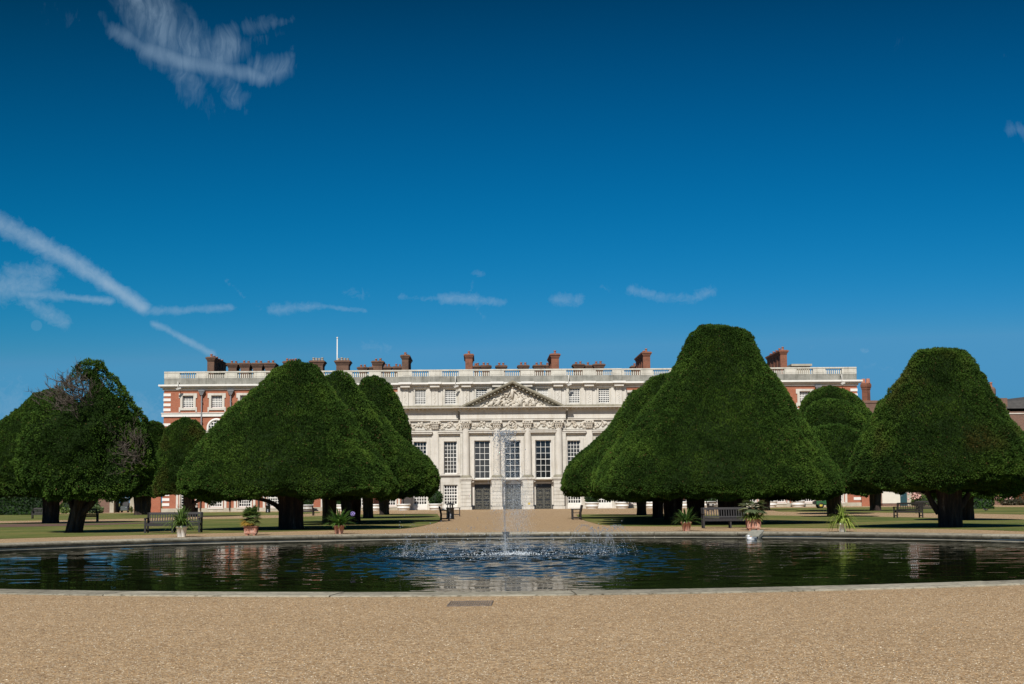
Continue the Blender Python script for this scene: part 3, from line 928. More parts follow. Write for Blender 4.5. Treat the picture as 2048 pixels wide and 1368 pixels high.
# quoins
qm = {}
for sgn, xe in ((1, xL), (-1, xR)):
    v = 782.0
    while v < 1008:
        if not (816 < v < 832):
            za, zb = LZ(v + 5.4), LZ(v); wq = 13.6 * PXM
            if sgn not in qm:
                q = MB(); xa, xb = (-.05, wq) if sgn > 0 else (-wq, .05)
                q.box(xa, xb, -.055, 1.0, 0, zb - za)
                o = q.build('quoin', MAT['white'], palace); qm[sgn] = o
            else:
                o = qm[sgn].copy(); COL.objects.link(o)
            o.location = (xe, 0, za)
        v += 9.93 if v < 812 else (23.4 if v < 820 else 9.93)
# brick-wing string band, storey band and plinth
for a, b_ in ((xL - .25, sL), (sR, xR + .25)):
    t = MB()
    t.box(a, b_, -.20, -.003, Zt['st0'], Zt['st1']); t.box(a - .05, b_, -.30, -.003, Zt['st1'] + .002, Zt['st1'] + .10)
    t.box(a + .1, b_, -.16, -.003, LZ(965), LZ(960))
    t.build('string_course', MAT['white'], palace)
for a, b_ in ((xL - .12, sL), (sR, xR + .12)):
    t = MB(); t.box(a, b_, -.14, -.003, 0, Zt['plinth'])
    t.build('plinth', MAT['plinth'], palace)
# pale strips beside the ground floor windows
ps = None
for x in wing_x:
    for s_ in (-1, 1):
        if ps is None:
            t = MB(); t.box(-.15, .15, -.06, -.003, Zt['plinth'] + .003, LZ(966)); o = ps = t.build('pilaster_strip', MAT['stone_plain'], palace)
        else:
            o = ps.copy(); COL.objects.link(o)
        o.location.x = x + s_ * (gw / 2 + .42)

# --- stone front: flanks and centre
bayu = [840.5, 901, 964.5, 1025, 1086, 1147.5, 1208.5]
attu = [841, 901, 963.2, None, 1085.2, 1148.6, 1207.6]
bx = [LX(u, 915) for u in bayu]
fw_, fh = 26 * PXM, LZ(882) - LZ(946.5)
cw_, chh = 31.5 * PXM, LZ(881) - LZ(957.5)
sgw, sgh = 27.5 * PXM, LZ(968.5) - LZ(1009)
saw, sah = 22 * PXM, LZ(778) - LZ(807.5)
dw, dh = 31.5 * PXM, LZ(968)
st = MB()
for a, b_, y in ((sL, cL, YS), (cR, sR, YS), (cL, cR, YC)):
    hs = []
    for i, x in enumerate(bx):
        if a < x < b_:
            if i in (2, 3, 4):
                hs += [(x - cw_ / 2, x + cw_ / 2, LZ(957.5), LZ(881)), (x - dw / 2, x + dw / 2, 0, dh)]
            else:
                hs += [(x - fw_ / 2, x + fw_ / 2, LZ(946.5), LZ(882)), (x - sgw / 2, x + sgw / 2, LZ(1009), LZ(968.5))]
    wall_holes(st, a, b_, 0, LZ(840), y, hs, .4)
hs = []
for u in attu:
    if u: x = LX(u, 793); hs.append((x - saw / 2, x + saw / 2, LZ(807.5), LZ(778)))
wall_holes(st, sL, sR, LZ(840) + .002, Zt['cor0'], YS, hs, .4)
for x, y in ((sL, YS), (sR, YS)):
    st.add([(x, y, 0), (x, 0, 0), (x, 0, Zt['cor0']), (x, y, Zt['cor0'])], [(0, 1, 2, 3)])
for x in (cL, cR):
    st.add([(x, YC, 0), (x, YS, 0), (x, YS, LZ(840)), (x, YC, LZ(840))], [(0, 1, 2, 3)])
st.build('stone_front', MAT['stone'], palace)
for i, x in enumerate(bx):
    if i in (2, 3, 4): window(x, LZ(957.5), cw_, chh, 3, 6, YC, .05, .11, 'tall')
    else:
        window(x, LZ(946.5), fw_, fh, 4, 8, YS, .055, .09, 'tall')
        window(x, LZ(1009), sgw, sgh, 5, 6, YS, .085, .12)
    if attu[i]: window(LX(attu[i], 793), LZ(807.5), saw, sah, 6, 7, YS, .07, .07, None, None, i == 4)
# sills under first floor flank windows, and white door panels under the ground floor ones
for i in (0, 1, 5, 6):
    t = MB()
    t.box(bx[i] - fw_ / 2 - .95, bx[i] + fw_ / 2 + .95, YS - .32, YS - .003, LZ(950), LZ(947))
    t.box(bx[i] - fw_ / 2 - .8, bx[i] + fw_ / 2 + .8, YS - .16, YS - .003, LZ(952), LZ(950) - .002)
    t.build('sill_band', MAT['stone_plain'], palace)
for i in (1, 5, 0, 6):
    t = MB(); t.box(bx[i] - sgw / 2, bx[i] + sgw / 2, YS - .05, YS - .003, .02, LZ(1009.5))
    t.box(bx[i] - sgw / 2 + .15, bx[i] - .06, YS - .075, YS - .053, .12, LZ(1011)); t.box(bx[i] + .06, bx[i] + sgw / 2 - .15, YS - .075, YS - .053, .12, LZ(1011))
    t.build('door_panel', MAT['white'], palace)
# door cases: iron gates, hoods, brackets, block bases
for i in (2, 3, 4):
    x = bx[i]
    d = MB()
    d.box(x - dw / 2, x + dw / 2, YC + .22, YC + .30, .02, dh - .02)
    g = d.build('door', MAT['door_iron'], palace)
    o_ = MB()
    for s_ in (-1, 1):
        lx0, lx1 = (x - dw / 2 + .08, x - .04) if s_ < 0 else (x + .04, x + dw / 2 - .08)
        cxm, hw = (lx0 + lx1) / 2, (lx1 - lx0) / 2
        zz = [.06, .34 * dh * .9, .46 * dh * .92, dh * .84]
        for z in zz: o_.box(lx0, lx1, YC + .17, YC + .218, z, z + .05)
        for xx in (lx0, lx1 - .05): o_.box(xx, xx + .05, YC + .168, YC + .216, .06, dh * .84)
        for (zc, rr) in ((zz[0] + (zz[1] - zz[0]) * .5, .36), (zz[2] + (zz[3] - zz[2]) * .72, .38), (zz[2] + (zz[3] - zz[2]) * .30, .30)):
            for rad in (rr, rr * .55):
                pts = [(cxm + rad * math.cos(a), YC + .19, zc + rad * math.sin(a) * .9) for a in np.linspace(0, 6.283, 17)]
                o_.tube(pts, .022, 4)
            for kx in (-1, 1):
                for kz in (-1, 1):
                    pts = [(cxm + kx * (hw - .12) - kx * .16 * (1 - math.cos(a)), YC + .19, zc + kz * (rr * .85) - kz * .13 * math.sin(a)) for a in np.linspace(0, 4.6, 9)]
                    o_.tube(pts, .018, 4)
    o_.build('scrollwork', MAT['gilt'], g)
    c = MB()
    jw = 6.4 * PXM
    for s_ in (-1, 1):
        xa = x + s_ * (dw / 2 + jw / 2)
        c.box(xa - jw / 2 + .02, xa + jw / 2, YC - .16, YC - .003, .55, dh + .25)
    c.box(x - dw / 2, x + dw / 2, YC - .12, YC - .003, dh + .004, dh + .25)
    c.build('door_case', MAT['stone_plain'], palace)
    h = MB()
    h.box(x - dw / 2 - jw - .05, x + dw / 2 + jw + .05, YC - 1.05, YC - .003, LZ(959.6), LZ(958))
    h.box(x - dw / 2 - jw, x + dw / 2 + jw, YC - .92, YC - .003, LZ(961), LZ(959.6) - .003)
    for s_ in (-1, 1):
        xa = x + s_ * (dw / 2 + jw * .55)
        for k, (dy, z0, z1) in enumerate(((.85, LZ(964.2), LZ(961) - .003), (.62, LZ(967), LZ(964.2) - .003), (.34, LZ(970.5), LZ(967) - .003))):
            h.box(xa - .19, xa + .19, YC - dy, YC - .162, z0, z1)
    h.build('door_hood', MAT['stone_relief'], palace)
    for s_ in (-1, 1):
        b_ = MB()
        xa = x + s_ * (dw / 2 + jw / 2)
        b_.box(xa - jw / 2 + .04, xa + jw / 2 - .02, YC - .30, YC - .003, 0, .53)
        b_.build('jamb_block', MAT['iron'], palace)

# giant half columns on rusticated pedestals
colu = [932, 993.7, 1055.2, 1116.8]
crand = random.Random(5)
def carve(mb, cx, cz, wx, wz, y, n, r0, r1, rnd):
    for _ in range(n):
        a = rnd.uniform(-1, 1); b2 = rnd.uniform(-1, 1); r = rnd.uniform(r0, r1)
        mb.ell((cx + a * wx, y - r * .3, cz + b2 * wz), (r, r * rnd.uniform(.7, 1.1), r * rnd.uniform(.6, 1.3)), 6, 4)
def capital(mb, cx, z0, z1, hw, y):
    h = z1 - z0
    mb.taper(cx, y, z0 + .12, z1 - .16, hw * .80, hw * .5, hw * 1.0, hw * .62)
    mb.box(cx - hw * 1.18, cx + hw * 1.18, y - hw * .85, y + hw * .4, z1 - .15, z1)
    mb.box(cx - hw * .92, cx + hw * .92, y - hw * .6, y + hw * .4, z0 - .02, z0 + .11)
    for row, (zz, k, rr) in enumerate(((.22, 4, .17), (.48, 5, .18))):
        for i in range(k):
            xx = cx + (i - (k - 1) / 2) * hw * 1.9 / k
            mb.ell((xx, y - hw * .62 - row * .05, z0 + h * zz), (.10, .13, rr * 1.25), 6, 4)
            mb.ell((xx, y - hw * .78 - row * .08, z0 + h * zz + rr * .9), (.10, .11, .06), 6, 4)
    for s_ in (-1, 1):
        mb.ell((cx + s_ * hw * 1.02, y - hw * .72, z1 - .30), (.17, .2, .17), 8, 5)
        mb.ell((cx + s_ * hw * .42, y - hw * .84, z1 - .28), (.11, .12, .11), 6, 4)
zc0, zc1 = LZ(857), LZ(841.6)
for u in colu:
    x = LX(u, 905)
    xb = LX(u, 985)
    s = MB()
    rad = .50
    prof = [(rad * (1 - .12 * (k / 10) ** 1.6), LZ(950) + (zc0 - LZ(950)) * k / 10) for k in range(11)]
    s.lathe(prof, 20, (x, YC - .12, 0), caps=False, a0=math.pi, a1=2 * math.pi)
    c = s.build('column', MAT['stone_plain'], palace)
    k_ = MB(); capital(k_, x, zc0, zc1, .56, YC - .2); k_.build('capital', MAT['stone_relief'], c)
    k_ = MB()
    k_.box(x - .72, x + .72, YC - .98, YC - .003, LZ(955.2), LZ(953.4)); k_.lathe([(.70, LZ(953.4) + .002), (.74, LZ(952.6)), (.68, LZ(951.9)), (.60, LZ(951.2)), (.62, LZ(950.4)), (.52, LZ(950) + .01)], 20, (x, YC - .14, 0), a0=math.pi, a1=2 * math.pi, caps=False)
    k_.build('column_base', MAT['stone_moss'], c)
    k_ = MB()
    pw = 10.4 * PXM
    k_.box(xb - pw - .16, xb + pw + .16, YC - 1.15, YC - .003, LZ(958.6), LZ(955.2) - .002)
    k_.box(xb - pw - .06, xb + pw + .06, YC - 1.03, YC - .003, LZ(961.4), LZ(958.6) - .002)
    v = 961.4
    while v < 1012:
        v2 = min(v + 7.2, 1013)
        k_.box(xb - pw, xb + pw, YC - .98, YC - .003, LZ(v2) + .035, LZ(v) - .002)
        k_.box(xb - pw + .04, xb + pw - .04, YC - .94, YC - .003, LZ(v2) - .001, LZ(v2) + .034)
        v = v2
    k_.box(xb - pw - .1, xb + pw + .1, YC - 1.06, YC - .003, 0, LZ(1013) - .002)
    k_.build('pedestal', MAT['stone'], c)
# flank pilasters
pil = [LX(u, 905) for u in (812.2, 870.6, 1178, 1236.5)]
for x in pil:
    s = MB()
    s.box(x - .44, x + .44, YS - .16, YS - .003, LZ(948.6), zc0)
    s.box(x - .56, x + .56, YS - .24, YS - .003, LZ(951), LZ(948.6) - .002)
    s.box(x - .62, x + .62, YS - .30, YS - .003, 0, LZ(951) - .002)
    c = s.build('pilaster', MAT['stone_plain'], palace)
    k_ = MB(); capital(k_, x, zc0, zc1, .50, YS - .12); k_.build('capital', MAT['stone_relief'], c)
# carved swags between capitals
cols_x = [sL] + [pil[0], pil[1]] + [LX(u, 849) for u in colu] + [pil[2], pil[3]] + [sR]
for i, x in enumerate(bx):
    y = YC if i in (2, 3, 4) else YS
    sw = MB()
    if i == 3:      # wreath and trophies over the middle window
        for k in range(34):
            a = k / 34 * 6.283
            sw.ell((x + .55 * math.cos(a), y - .12, LZ(851) + .62 * math.sin(a)), (.13, .14, .13), 6, 4)
        carve(sw, x, LZ(851), .32, .4, y - .1, 16, .09, .18, crand)
        carve(sw, x, LZ(864), 1.35, .34, y - .08, 60, .09, .2, crand)
        for s_ in (-1, 1):
            for k in range(14):
                tt = k / 13
                sw.ell((x + s_ * (.7 + 1.15 * tt), y - .08, LZ(849) - .75 * math.sin(tt * math.pi) * .6 + .35 * tt), (.10, .10, .10), 6, 4)
            for k in range(5): sw.ell((x + s_ * 1.6, y - .06, LZ(862) - .16 * k), (.12 - .012 * k, .1, .1), 6, 4)
    else:
        hwid = 22 * PXM
        for k in range(3):
            cx = x + (k - 1) * 1.02
            carve(sw, cx, LZ(848.5 if k == 1 else 852), .30, .34, y - .06, 17, .08, .19, crand)
        for s_ in (-1, 1):
            for k in range(12):
                tt = k / 11
                sw.ell((x + s_ * (.2 + 1.15 * tt), y - .06, LZ(845) - .55 * math.sin(tt * math.pi)), (.10, .11, .09), 6, 4)
            carve(sw, x + s_ * 1.42, LZ(849), .12, .5, y - .06, 12, .07, .14, crand)
    sw.build('carved_swag', MAT['stone_relief'], palace)

for a, b_, y in ((sL, cL, YS), (cR, sR, YS), (cL, cR, YC)):
    t = MB(); t.box(a, b_, y - .07, y - .003, LZ(859.5), LZ(858))
    t.build('swag_moulding', MAT['stone_plain'], palace)
# entablature
e = MB()
def entab(a, b_, y, ends):
    l, r = (ends[0], ends[1])
    e.box(a, b_, y - .30, y - .003, LZ(841.3), LZ(838.2)); e.box(a, b_, y - .38, y - .003, LZ(838.2) + .002, LZ(836.8))
    e.box(a, b_, y - .24, y - .003, LZ(836.8) + .002, LZ(823.6))
    e.box(a - .10 * l, b_ + .10 * r, y - .34, y - .003, LZ(823.6) + .002, LZ(821.6))
    e.box(a - .18 * l, b_ + .18 * r, y - .42, y - .003, LZ(821.6) + .002, LZ(817.3))
    e.box(a - .68 * l, b_ + .68 * r, y - 1.06, y - .003, LZ(817.3) + .002, LZ(816.5))
    e.box(a - .80 * l, b_ + .80 * r, y - 1.20, y - .003, LZ(816.5) + .002, LZ(815.2))
    n = max(2, int((b_ - a) / .53))
    for i in range(n + 1):
        x = a + (b_ - a) * i / n
        e.box(x - .12, x + .12, y - .92, y - .423, LZ(819.6), LZ(817.3))
entab(sL, cL - .30, YS, (0, 0)); entab(cR + .30, sR, YS, (0, 0)); 
n0 = len(e.v); entab(cL, cR, YC, (1, 1)); e.v[n0:] = [(p[0], p[1], p[2] + .007) for p in e.v[n0:]]
e.build('entablature', MAT['stone_plain'], palace)
# lichen stained blocking course above the cornice
for a, b_ in ((sL, LX(919, 812)), (LX(1131, 812), sR)):
    t = MB(); t.box(a, b_, YS - .30, YS - .003, LZ(815.2) + .003, LZ(810.5))
    t.build('blocking_course', MAT['stone_moss'], palace)
# pediment
pz0, pz1 = LZ(815.2) + .012, LZ(762.6)
pl, pr_, pc = LX(917.5, 816), LX(1133, 816), LX(1024.4, 763)
p = MB()
yf = YC - .12
p.add([(pl + 1.2, yf, pz0), (pr_ - 1.2, yf, pz0), (pc, yf, pz1 - .55)], [(0, 1, 2)])
ped = p.build('pediment', MAT['stone_relief'], palace)
rc = MB()
for s_ in (-1, 1):
    ex = pl if s_ < 0 else pr_
    dirv = Vector((pc - ex, 0, pz1 - pz0)); L = dirv.length; d = dirv.normalized()
    nrm_ = Vector((-d.z, 0, d.x)) if s_ < 0 else Vector((d.z, 0, -d.x))
    for (o0, o1, dy) in ((0, -.22, 1.10), (-.222, -.32, 1.02), (-.322, -.66, .36)):
        A, B = Vector((ex, 0, pz0)), Vector((pc, 0, pz1))
        k0, k1 = -o0 / max(abs(nrm_.z), .1), -o1 / max(abs(nrm_.z), .1)
        sl = d.x * s_ * -1 / d.z
        q = [Vector((ex + (-s_) * 0, 0, pz0)) for _ in range(4)]
        # quad section: cut vertically at the apex and horizontally at the foot
        slope = abs((pz1 - pz0) / (pc - ex))
        tl = Vector((ex - s_ * (k0 / slope), 0, pz0)); bl = Vector((ex - s_ * (k1 / slope), 0, pz0))
        tr_, br_ = Vector((pc, 0, pz1 - k0)), Vector((pc, 0, pz1 - k1))
        fr = [Vector((a.x, YC - dy, a.z)) for a in (bl, br_, tr_, tl)]
        bk = [Vector((a.x, YC - .1, a.z)) for a in (bl, br_, tr_, tl)]
        rc.add(fr + bk, [(0, 1, 2, 3), (7, 6, 5, 4), (0, 4, 5, 1), (3, 2, 6, 7), (0, 3, 7, 4), (1, 5, 6, 2)])
    n = 15
    for i in range(1, n):
        tt = i / n
        pz = Vector((ex, 0, pz0)).lerp(Vector((pc, 0, pz1)), tt)
        zc = pz.z - .56
        if zc - .2 < pz0: continue
        rc.box(pz.x - .11, pz.x + .11, YC - .86, YC - .363, zc - .05, zc + .13)
rc.build('raking_cornice', MAT['stone_moss'], ped)
# generic sculpted relief: a standing group with attendants, horses' backs and scrolls
rl = MB()
rr_ = random.Random(21)
def figure(cx, z0, h, lean=0.0, y=yf):
    pts = [(cx, y - .10, z0), (cx + lean * .5, y - .22, z0 + h * .5), (cx + lean, y - .20, z0 + h * .8)]
    rl.tube(pts, [.16, .26, .16], 7)
    rl.ell((cx + lean * 1.2, y - .24, z0 + h * .93), (.15, .16, .18), 8, 5)
    rl.tube([(cx + lean, y - .22, z0 + h * .75), (cx + lean + .4, y - .26, z0 + h * .6), (cx + lean + .62, y - .22, z0 + h * .8)], [.09, .08, .06], 5)
    rl.tube([(cx, y - .2, z0 + h * .4), (cx - .35, y - .25, z0 + h * .2), (cx - .3, y - .16, z0)], [.14, .11, .08], 5)
H = pz1 - pz0
figure(pc - .1, pz0 + .95, 1.75, .1)
rl.tube([(pc + .25, yf - .22, pz0 + 2.3), (pc + .75, yf - .2, pz0 + 1.5)], .05, 5); rl.tube([(pc - .35, yf - .22, pz0 + 2.1), (pc - .85, yf - .2, pz0 + 1.1)], .06, 5)
carve(rl, pc, pz0 + .5, .9, .35, yf - .08, 34, .12, .28, rr_)
for s_ in (-1, 1):
    for dx, hh in ((1.15, 1.35), (2.0, 1.1), (2.9, .8)):
        figure(pc + s_ * dx, pz0 + .12, hh, -.3 * s_)
    for k in range(34):
        tt = rr_.random()
        dx = .6 + 3.6 * tt
        top = (H - .9) * (1 - dx / (abs(pc - pl) - .6))
        if top < .25: continue
        zz = pz0 + .15 + rr_.random() * max(top - .3, .05)
        r = rr_.uniform(.09, .22)
        rl.ell((pc + s_ * dx, yf - .05, zz), (r * 1.3, r, r * .8), 6, 4, Matrix.Rotation(rr_.uniform(-1, 1), 3, 'Y'))
    for k in range(7):
        a0_ = rr_.uniform(0, 3); cx = pc + s_ * rr_.uniform(.8, 3.4); 
        top = (H - .9) * (1 - abs(cx - pc) / (abs(pc - pl) - .6)); zc = pz0 + .25 + top * rr_.uniform(.2, .7)
        rl.tube([(cx + .22 * math.cos(a) * (1 - a / 9), yf - .14, zc + .2 * math.sin(a) * (1 - a / 9)) for a in np.linspace(a0_, a0_ + 4.5, 8)], .06, 5)
rl.build('relief', MAT['stone_relief'], ped)
# attic: carved panel strips with capitals-like breaks in the cornice
att = []
for u in (811, 870, 932.7, 994, 1055, 1116, 1177.5, 1237): att.append(LX(u, 793))
for i, x in enumerate(att):
    s = MB(); r_ = MB()
    s.box(x - .40, x + .40, YS - .22, YS - .003, LZ(811) + .003, LZ(773.4))
    for s2 in (-1, 1): s.box(x + s2 * .72 - .28, x + s2 * .72 + .28, YS - .10, YS - .003, LZ(811) + .003, LZ(773.8))
    for k in range(22): r_.ell((x + crand.uniform(-.14, .14), YS - .215, LZ(806) + (LZ(777) - LZ(806)) * k / 21), (.09, .05, .10), 5, 4)
    c = s.build('attic_pilaster', MAT['stone_plain'], palace)
    r_.build('carving', MAT['stone_plain'], c)
# top cornice
t = MB(); u_ = MB()
def topcor(a, b_, y, el_, er):
    t.box(a - .62 * el_, b_ + .62 * er, y - .70, y - .003, Zt['cor2'], Zt['cor1'] - .002)
    u_.box(a - .42 * el_, b_ + .42 * er, y - .46, y - .003, Zt['cor3'], Zt['cor2'] - .003)
    u_.box(a - .15 * el_, b_ + .15 * er, y - .18, y - .003, Zt['cor0'] + .003, Zt['cor3'] - .003)
topcor(xL, sL, 0, 1, 0); topcor(sR, xR, 0, 0, 1); topcor(sL + .002, sR - .002, YS, 0, 0)
for x in att:
    t.box(x - .85, x + .85, YS - 1.04, YS - .703, Zt['cor2'] - .004, Zt['cor1'] + .04)
    u_.box(x - .62, x + .62, YS - .80, YS - .463, Zt['cor3'] - .2, Zt['cor2'] - .008)
t.build('cornice', MAT['white'], palace)
u_.build('cornice_bed', MAT['stone_plain'], palace)
# parapet and balustrade
t = MB(); t.box(xL + .02, sL - .002, -.06, .5, Zt['par0'] + .001, Zt['par1']); t.box(sR + .002, xR - .02, -.06, .5, Zt['par0'] + .001, Zt['par1']); t.box(sL, sR, YS - .06, .5, Zt['par0'] + .001, Zt['par1'])
for y_ in (DEP - .5,): t.box(xL + .02, xR - .02, y_, DEP, Zt['par0'], Zt['par1'])
for x_ in (xL + .02, xR - .52): t.box(x_, x_ + .5, .502, DEP - .502, Zt['par0'], Zt['par1'])
t.build('parapet', MAT['stone_grey'], palace)
b = MB()
ped_x = []
bal_c = [LX(u, 745) for u in sorted(wing_u + [a for a in attu if a] + [1024.4])]
edges = [(xL + .03, None)]
bw_ = 16.5 * PXM
b.box(xL + .0, xR - .0, -.16, .44, Zt['rail2'], Zt['rail']) if False else None
for a, b_, y in ((xL, sL, 0), (sL + .002, sR - .002, YS), (sR, xR, 0)):
    b.box(a, b_, y - .10, y + .42, Zt['rail2'], Zt['rail'])
    inside = [c for c in bal_c if a < c < b_]
    prev = a
    for c in inside + [None]:
        nx_ = (c - bw_) if c is not None else b_
        if nx_ - prev > .05:
            b.box(prev + .002, nx_ - .002, y - .04, y + .38, Zt['par1'] + .002, Zt['rail2'] - .002)
            if nx_ - prev > 1.0: b.box(prev + .18, nx_ - .18, y - .075, y - .042, Zt['par1'] + .16, Zt['rail2'] - .14)
        if c is not None:
            h = Zt['rail2'] - Zt['par1']
            nb = 8
            for i in range(nb):
                x = c - bw_ + 2 * bw_ * (i + .5) / nb
                z0 = Zt['par1']
                b.lathe([(.10, z0), (.10, z0 + .08 * h), (.06, z0 + .14 * h), (.115, z0 + .34 * h), (.095, z0 + .5 * h), (.05, z0 + .78 * h), (.055, z0 + .88 * h), (.10, z0 + .93 * h), (.10, z0 + h)], 7, (x, y + .17, 0), caps=False)
            prev = c + bw_
b.build('balustrade', MAT['stone_pale'], palace)
t = MB(); t.box(xL + .5, xR - .5, .503, DEP - .503, Zt['par0'] - .6, Zt['par0'] + .1)
t.build('roof', MAT['lead'], palace)

# chimneys: (u0, u1 of the front face, top v, set-back, depth, pots, material)
def chimney(u0, u1, vt, dy, dep, pots, mat='brick_stack', potmat='terracotta', cap=True):
    c = MB()
    z1 = LZ(vt, dy); z0 = Zt['par0'] - .3
    xa, xb = LX(u0, vt + 10, dy), LX(u1, vt + 10, dy)
    c.box(xa, xb, dy, dy + dep, z0, z1 - .62)
    c.box(xa - .07, xb + .07, dy - .07, dy + dep + .07, z1 - .618, z1 - .46)
    c.box(xa - .16, xb + .16, dy - .16, dy + dep + .16, z1 - .458, z1 - .26)
    c.box(xa - .28, xb + .28, dy - .28, dy + dep + .28, z1 - .258, z1 - .08)
    c.box(xa - .14, xb + .14, dy - .14, dy + dep + .14, z1 - .078, z1)
    n = int(dep / 2.2)
    if dep > 3:      # recessed panels: projecting ribs down the long sides
        for i in range(n + 1):
            y = dy + (dep - .5) * i / n
            c.box(xa - .06, xa - .003, y, y + .5, z0, z1 - .63); c.box(xb + .003, xb + .06, y, y + .5, z0, z1 - .63)
    o = c.build('chimney', MAT[mat], palace)
    for i in range(pots):
        p_ = MB()
        if dep > 3: cx, cy = (xa + xb) / 2, dy + .5 + (dep - 1.0) * i / max(pots - 1, 1)
        else: cx, cy = xa + (xb - xa) * (i + .5) / pots, dy + dep / 2
        hgt = .42 * random.uniform(.85, 1.15)
        p_.lathe([(.17, z1), (.14, z1 + hgt * .75), (.18, z1 + hgt * .8), (.18, z1 + hgt)], 10, (cx, cy, 0))
        p_.build('chimney_pot', MAT[potmat], o)
    return o
chimney(415.5, 427.5, 709.5, 2.5, 9.5, 5)
for a, b_, vt in ((456.5, 473, 722), (481, 498.5, 722), (505.5, 523.5, 722), (530, 548, 722)): chimney(a, b_, vt, 5, 2.6, 2)
chimney(569, 592, 719, 5, 2.6, 4)
chimney(622, 645.5, 718, 5, 2.6, 4, potmat='pot_cream'); chimney(672.5, 697, 718, 5, 2.6, 4, potmat='pot_cream')
chimney(717.5, 732, 731.5, 14, 2.2, 2); chimney(740, 750, 731.5, 16, 2.2, 1); chimney(746.5, 764, 719.5, 6, 2.6, 2); chimney(767, 780, 731, 14, 2.2, 2); chimney(788, 803, 731, 14, 2.2, 2)
chimney(804.5, 816, 708, 3, 7.5, 4)
chimney(931.5, 944, 707, 3, 8, 3, 'brick_red_stack')
for a, b_, vt in ((949.5, 957.5, 730.5), (963.5, 979.5, 729.8), (994.5, 1011, 730.2), (1038.5, 1055.5, 730), (1069.5, 1087, 729.8), (1093, 1104, 730)): chimney(a, b_, vt, 15, 2.2, 2)
chimney(1103.5, 1117, 707.5, 3, 8, 3, 'brick_red_stack')
chimney(1149, 1166.5, 728.5, 14, 2.4, 2); chimney(1171, 1183, 730.8, 15, 2.0, 1); chimney(1189.5, 1207, 728.6, 14, 2.4, 2)
chimney(1265.5, 1276, 732.8, 14, 2.0, 1)
chimney(1287, 1299.5, 705, 3, 9.5, 4, 'brick_red_stack')
chimney(1561.5, 1573, 703.5, 2.5, 9.5, 5, 'brick_red_stack')
c = MB(); x0_, x1_ = LX(1586, 735, 14), LX(1620, 735, 14); z_ = LZ(732, 14)
c.box(x0_, x1_, 14, 17, Zt['par0'], z_ - .3); c.box(x0_ - .25, x1_ + .25, 13.75, 17.25, z_ - .298, z_)
c.build('stone_stack', MAT['plinth'], palace)
# flagpole
f = MB(); px_ = LX(674.4, 720, 12)
f.tube([(px_, 12, Zt['par0']), (px_, 12, LZ(674.5, 12))], [.11, .07], 8); f.ell((px_, 12, LZ(673.4, 12)), .13, 8, 5)
f.build('flagpole', MAT['white'], palace)
# rainwater heads and pipes
for u in (404, 1636, 462, 519):
    x = LX(u, 790)
    d = MB()
    d.box(x - .42, x + .42, -.55, -.06, LZ(779), LZ(775.5)); d.taper(x, -.30, LZ(786), LZ(779) - .003, .16, .14, .36, .22)
    d.tube([(x, -.28, LZ(786)), (x, -.28, .2)], .085, 8)
    for v in (800, 840, 880, 920, 960): d.box(x - .14, x + .14, -.37, -.003, LZ(v), LZ(v) + .08)
    d.build('downpipe', MAT['lead'], palace)
# security cameras on poles hung from the parapet
for u, v0, v1, y in ((358.5, 760, 772, 0), (911, 753, 772, YS), (1136, 752.5, 770, YS), (1681, 755, 771, 0)):
    x = LX(u, 765)
    d = MB(); d.tube([(x, y - .86, LZ(v0)), (x, y - .86, LZ(v1))], .045, 6)
    d.box(x - .06, x + .06, y - .9, y - .062, LZ(v0) - .06, LZ(v0) + .02)
    Mx = Matrix.Translation((x + .1, y - .98, LZ(v1 + 1.6))) @ Matrix.Rotation(R(32), 4, 'Z') @ Matrix.Rotation(R(-18), 4, 'Y')
    d.box(-.32, .32, -.09, .09, -.085, .085, Mx); d.box(-.38, .28, -.11, .11, .087, .115, Mx)
    d.build('security_camera', MAT['white'], palace)
# small brass plaque
d = MB(); xq = LX(1057.3, 1008); d.box(xq - .14, xq + .14, YC - 1.02, YC - .983, LZ(1009.2), LZ(1005.4)); d.build('plaque', MAT['yellow'], palace)
